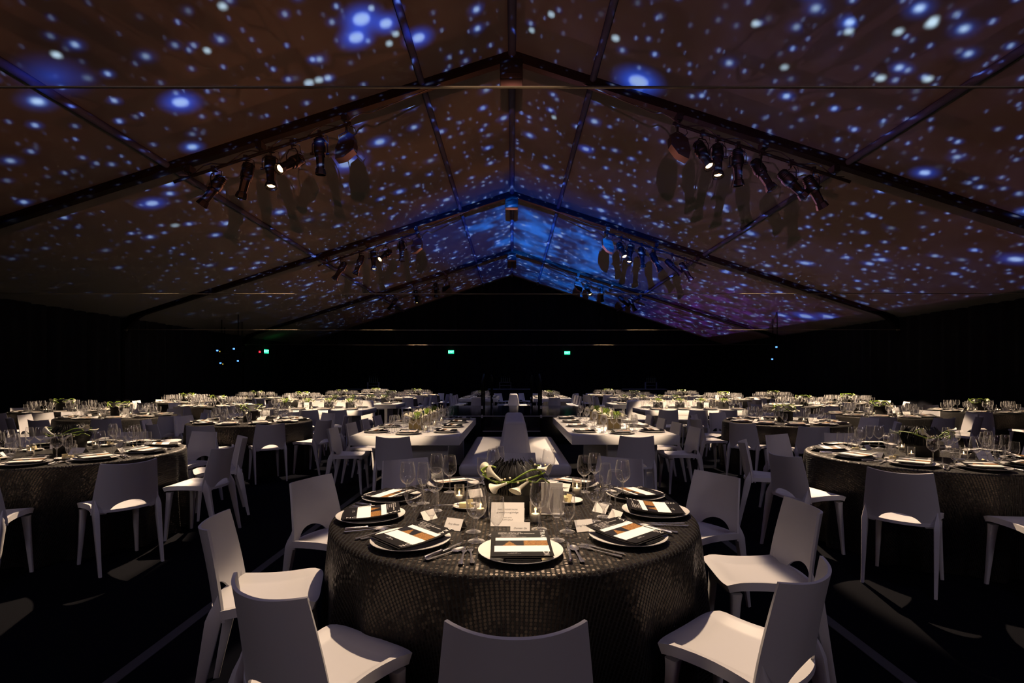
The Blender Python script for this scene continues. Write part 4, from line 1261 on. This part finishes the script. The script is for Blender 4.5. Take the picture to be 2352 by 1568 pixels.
# ------------------------------------------------------------------ stage with steps and handrails
st = link('stage_platform', None, loc=(0, 0, 0)); tag(st, 'low glossy black stage between the near and far white tables', 'stage')
m_ = MB(); m_.rbox(-1.95, 2.0, 11.9, 16.4, 0, .60, .01, 1); link('deck', m_.mesh('deck', M['stage'], 40), st)
m_ = MB(); m_.rbox(-.66, .64, 11.45, 11.9, 0, .30, .008, 1); link('step', m_.mesh('step', M['stage'], 40), st)
m_ = MB(); m_.box(-1.95, 2.0, 11.885, 11.899, .585, .603); link('edge_strip', m_.mesh('edge_strip', M['edge'], 0), st)
m_ = MB(); m_.box(-.66, .64, 11.435, 11.449, .285, .303); link('edge_strip', m_.mesh('edge_strip', M['edge'], 0), st)
for (x, y, s, nm) in ((-.66, 11.45, 1, 'left front'), (.64, 11.45, 1, 'right front'), (-.64, 16.9, -1, 'left rear'), (.62, 16.9, -1, 'right rear')):
    r = link('handrail', None, loc=(x, y, 0)); tag(r, 'black pipe handrail at the %s steps of the glossy stage' % nm, 'handrail', 'stage handrails')
    m_ = MB(); m_.tube([(0, 0, 0), (0, 0, 1.30), (0, .08 * s, 1.38), (0, .75 * s, 1.55), (0, .85 * s, 1.5), (0, .85 * s, .6)], .022, 8)
    link('rail', m_.mesh('rail', M['black_metal'], 50), r)
    for z in (.62, .82):
        m_ = MB(); m_.rbox(-.022, .022, -.03, -.02, z - .035, z + .035, .002, 1); link('label_tag', m_.mesh('label_tag', M['edge'], 0), r)

# ------------------------------------------------------------------ exit signs, blinking gear, bars at the back
def exit_sign(x, y, z, rz, label, w=.30):
    r = link('exit_sign', None, loc=(x, y, z), rot=(0, 0, rz)); tag(r, label, 'exit sign', 'green exit signs')
    m_ = MB(); m_.rbox(-w / 2, w / 2, 0, .05, -.09, .09, .005, 1); link('lightbox', m_.mesh('lightbox', M['exit'], 0), r)
    v, f = text_geo('EXIT', .15); m_ = MB(); m_.add(v, f, 0, T((0, -.004, 0), 0, pi / 2)); link('lettering', m_.mesh('lettering', M['exit_text'], 0), r)
    return r
ey = BACKY - .10
def ex(px): return (px - 1176) / 1192 * ey
def ez(py): return 1.455 + (869 - py) / 1192 * ey
exit_sign(ex(1036), ey, ez(808), 0, 'small green EXIT sign on the back drape, left of centre')
exit_sign(ex(1303), ey, ez(810), 0, 'small green EXIT sign on the back drape, right of centre')
exit_sign(-11.36, 24.0, 2.71, 1.25, 'small green EXIT sign seen edge-on on the left side drape')
point('exit_glow', (-10.8, 23.9, 3.0), 1.5, (.05, 1, .2), .05)
m_ = MB(); m_.rbox(-11.44, -11.36, 23.4, 23.46, 2.62, 2.70, .004, 1)
tag(link('indicator_light', m_.mesh('indicator', M['red_led'], 0)), 'tiny red light beside the left-hand EXIT sign', 'light')
def led_box(name, x, y, z, label, col=('blue_led',)):
    r = link(name, None, loc=(x, y, z)); tag(r, label, 'stage equipment', 'equipment lights in the dark')
    m_ = MB(); m_.rbox(-.16, .16, 0, .25, -.10, .10, .01, 1); m_.tube([(0, .12, .1), (0, .12, roof(x) - z - .06)], .02, 6)
    link('case', m_.mesh('case', M['black_metal'], 40), r)
    for q, c in enumerate(col):
        m_ = MB(); dx = -.09 + q * .09; m_.rbox(dx - (.035 if q == 0 else .014), dx + (.035 if q == 0 else .014), -.008, 0, -.02 - q * .03, .02 - q * .04 + .01, .002, 1)
        link('indicator', m_.mesh('indicator', M[c], 0), r)
for (px, py, c, w_) in ((505, 805, ('blue_led', 'yellow_led'), 'upper left one of four left of the EXIT signs'), (543, 801, ('blue_led',), 'upper right one of four left of the EXIT signs'),
                        (512, 834, ('blue_led', 'yellow_led'), 'lower left one of four left of the EXIT signs'), (552, 829, ('blue_led',), 'lower right one of four left of the EXIT signs'),
                        (1789, 797, ('blue_led',), 'upper one above the right-hand tables'), (1779, 825, ('blue_led',), 'lower one above the right-hand tables')):
    yy = 18.5 if py in (805, 801, 797) else 19.6
    led_box('equipment_case', (px - 1176) / 1192 * yy, yy, 1.455 + (869 - py) / 1192 * yy, 'black equipment with glowing blue light, ' + w_, c)
def bottle_mb(h=.30):
    m_ = MB(); m_.lathe([(.0005, 0), (.037, 0), (.038, .01), (.038, .17 * h / .3), (.014, .22 * h / .3), (.013, h), (.0005, h)], 10); return m_
BOT = link('bottle', bottle_mb().mesh('bottle', M['bottle'], 60)); tag(BOT, cat='bottle')
for bi, (px, w_) in enumerate(((590, 'left-hand'), (840, 'left middle'), (1170, 'central'), (1480, 'right-hand'))):
    y = 25.6; x = (px - 1176) / 1192 * y
    r = link('service_bar', None, loc=(x, y, 0)); tag(r, 'dark %s service bar draped in grey linen behind the farthest tables' % w_, 'bar', 'service bars at the back')
    m_ = MB(); m_.rbox(-1.1, 1.1, -.3, .3, 0, .92, .01, 1); link('counter', m_.mesh('counter', M['drape'], 40), r)
    m_ = MB(); m_.rbox(-1.05, 1.05, -.32, .32, .92, .945, .005, 1); link('linen', m_.mesh('linen', M['linen'], 40), r)
    sx = .35 if bi != 2 else -.2
    m_ = MB()
    for z in (1.12, 1.27): m_.rbox(sx - .28, sx + .28, .0, .22, z - .01, z, .003, 1)
    for ax in (-.27, .27): m_.rbox(sx + ax - .01, sx + ax + .01, .0, .22, .945, 1.27, .002, 1)
    link('shelf', m_.mesh('bottle_shelf', M['linen'], 40), r)
    for k in range(5):
        place(BOT, (x + sx - .2 + .1 * k, y + .1, 1.27), 0, 'dark bottle, %s along the top shelf of the %s bar' % (ORD[k], w_), 'bottles on the service bars')

# ------------------------------------------------------------------ general light: added lavender fill along the roof frames, standing in for ceiling bounce
LAV = (0.50, 0.52, 1.0)
for (x, y, z) in ((-2.8, 8.6, 5.2), (2.8, 8.6, 5.2), (-2.8, 15.1, 5.2), (2.8, 15.1, 5.2), (-2.8, 2.45, 5.3), (2.8, 2.45, 5.3), (-3, 21.9, 5.0), (3, 21.9, 5.0)):
    spot('fill_beam', (x, y, z), (x * 1.3, y, 0), 110 if y > 15 else 52, LAV, 140, 1.0, .5)
for (x, y, z, tx_, ty_, p) in ((-5.0, -3.5, 4.2, -1, 5, 85), (5.0, -3.5, 4.2, 1, 5, 85)):  # unseen warm fill added behind the camera, no fixture hangs there
    spot('fill_beam', (x, y, z), (tx_, ty_, .6), p, (1.0, 0.85, 0.95), 110, 1.0, .6)
for o in list(SC.objects):
    if '_used' in o: del o['_used']
for m_ in list(bpy.data.objects):
    pass
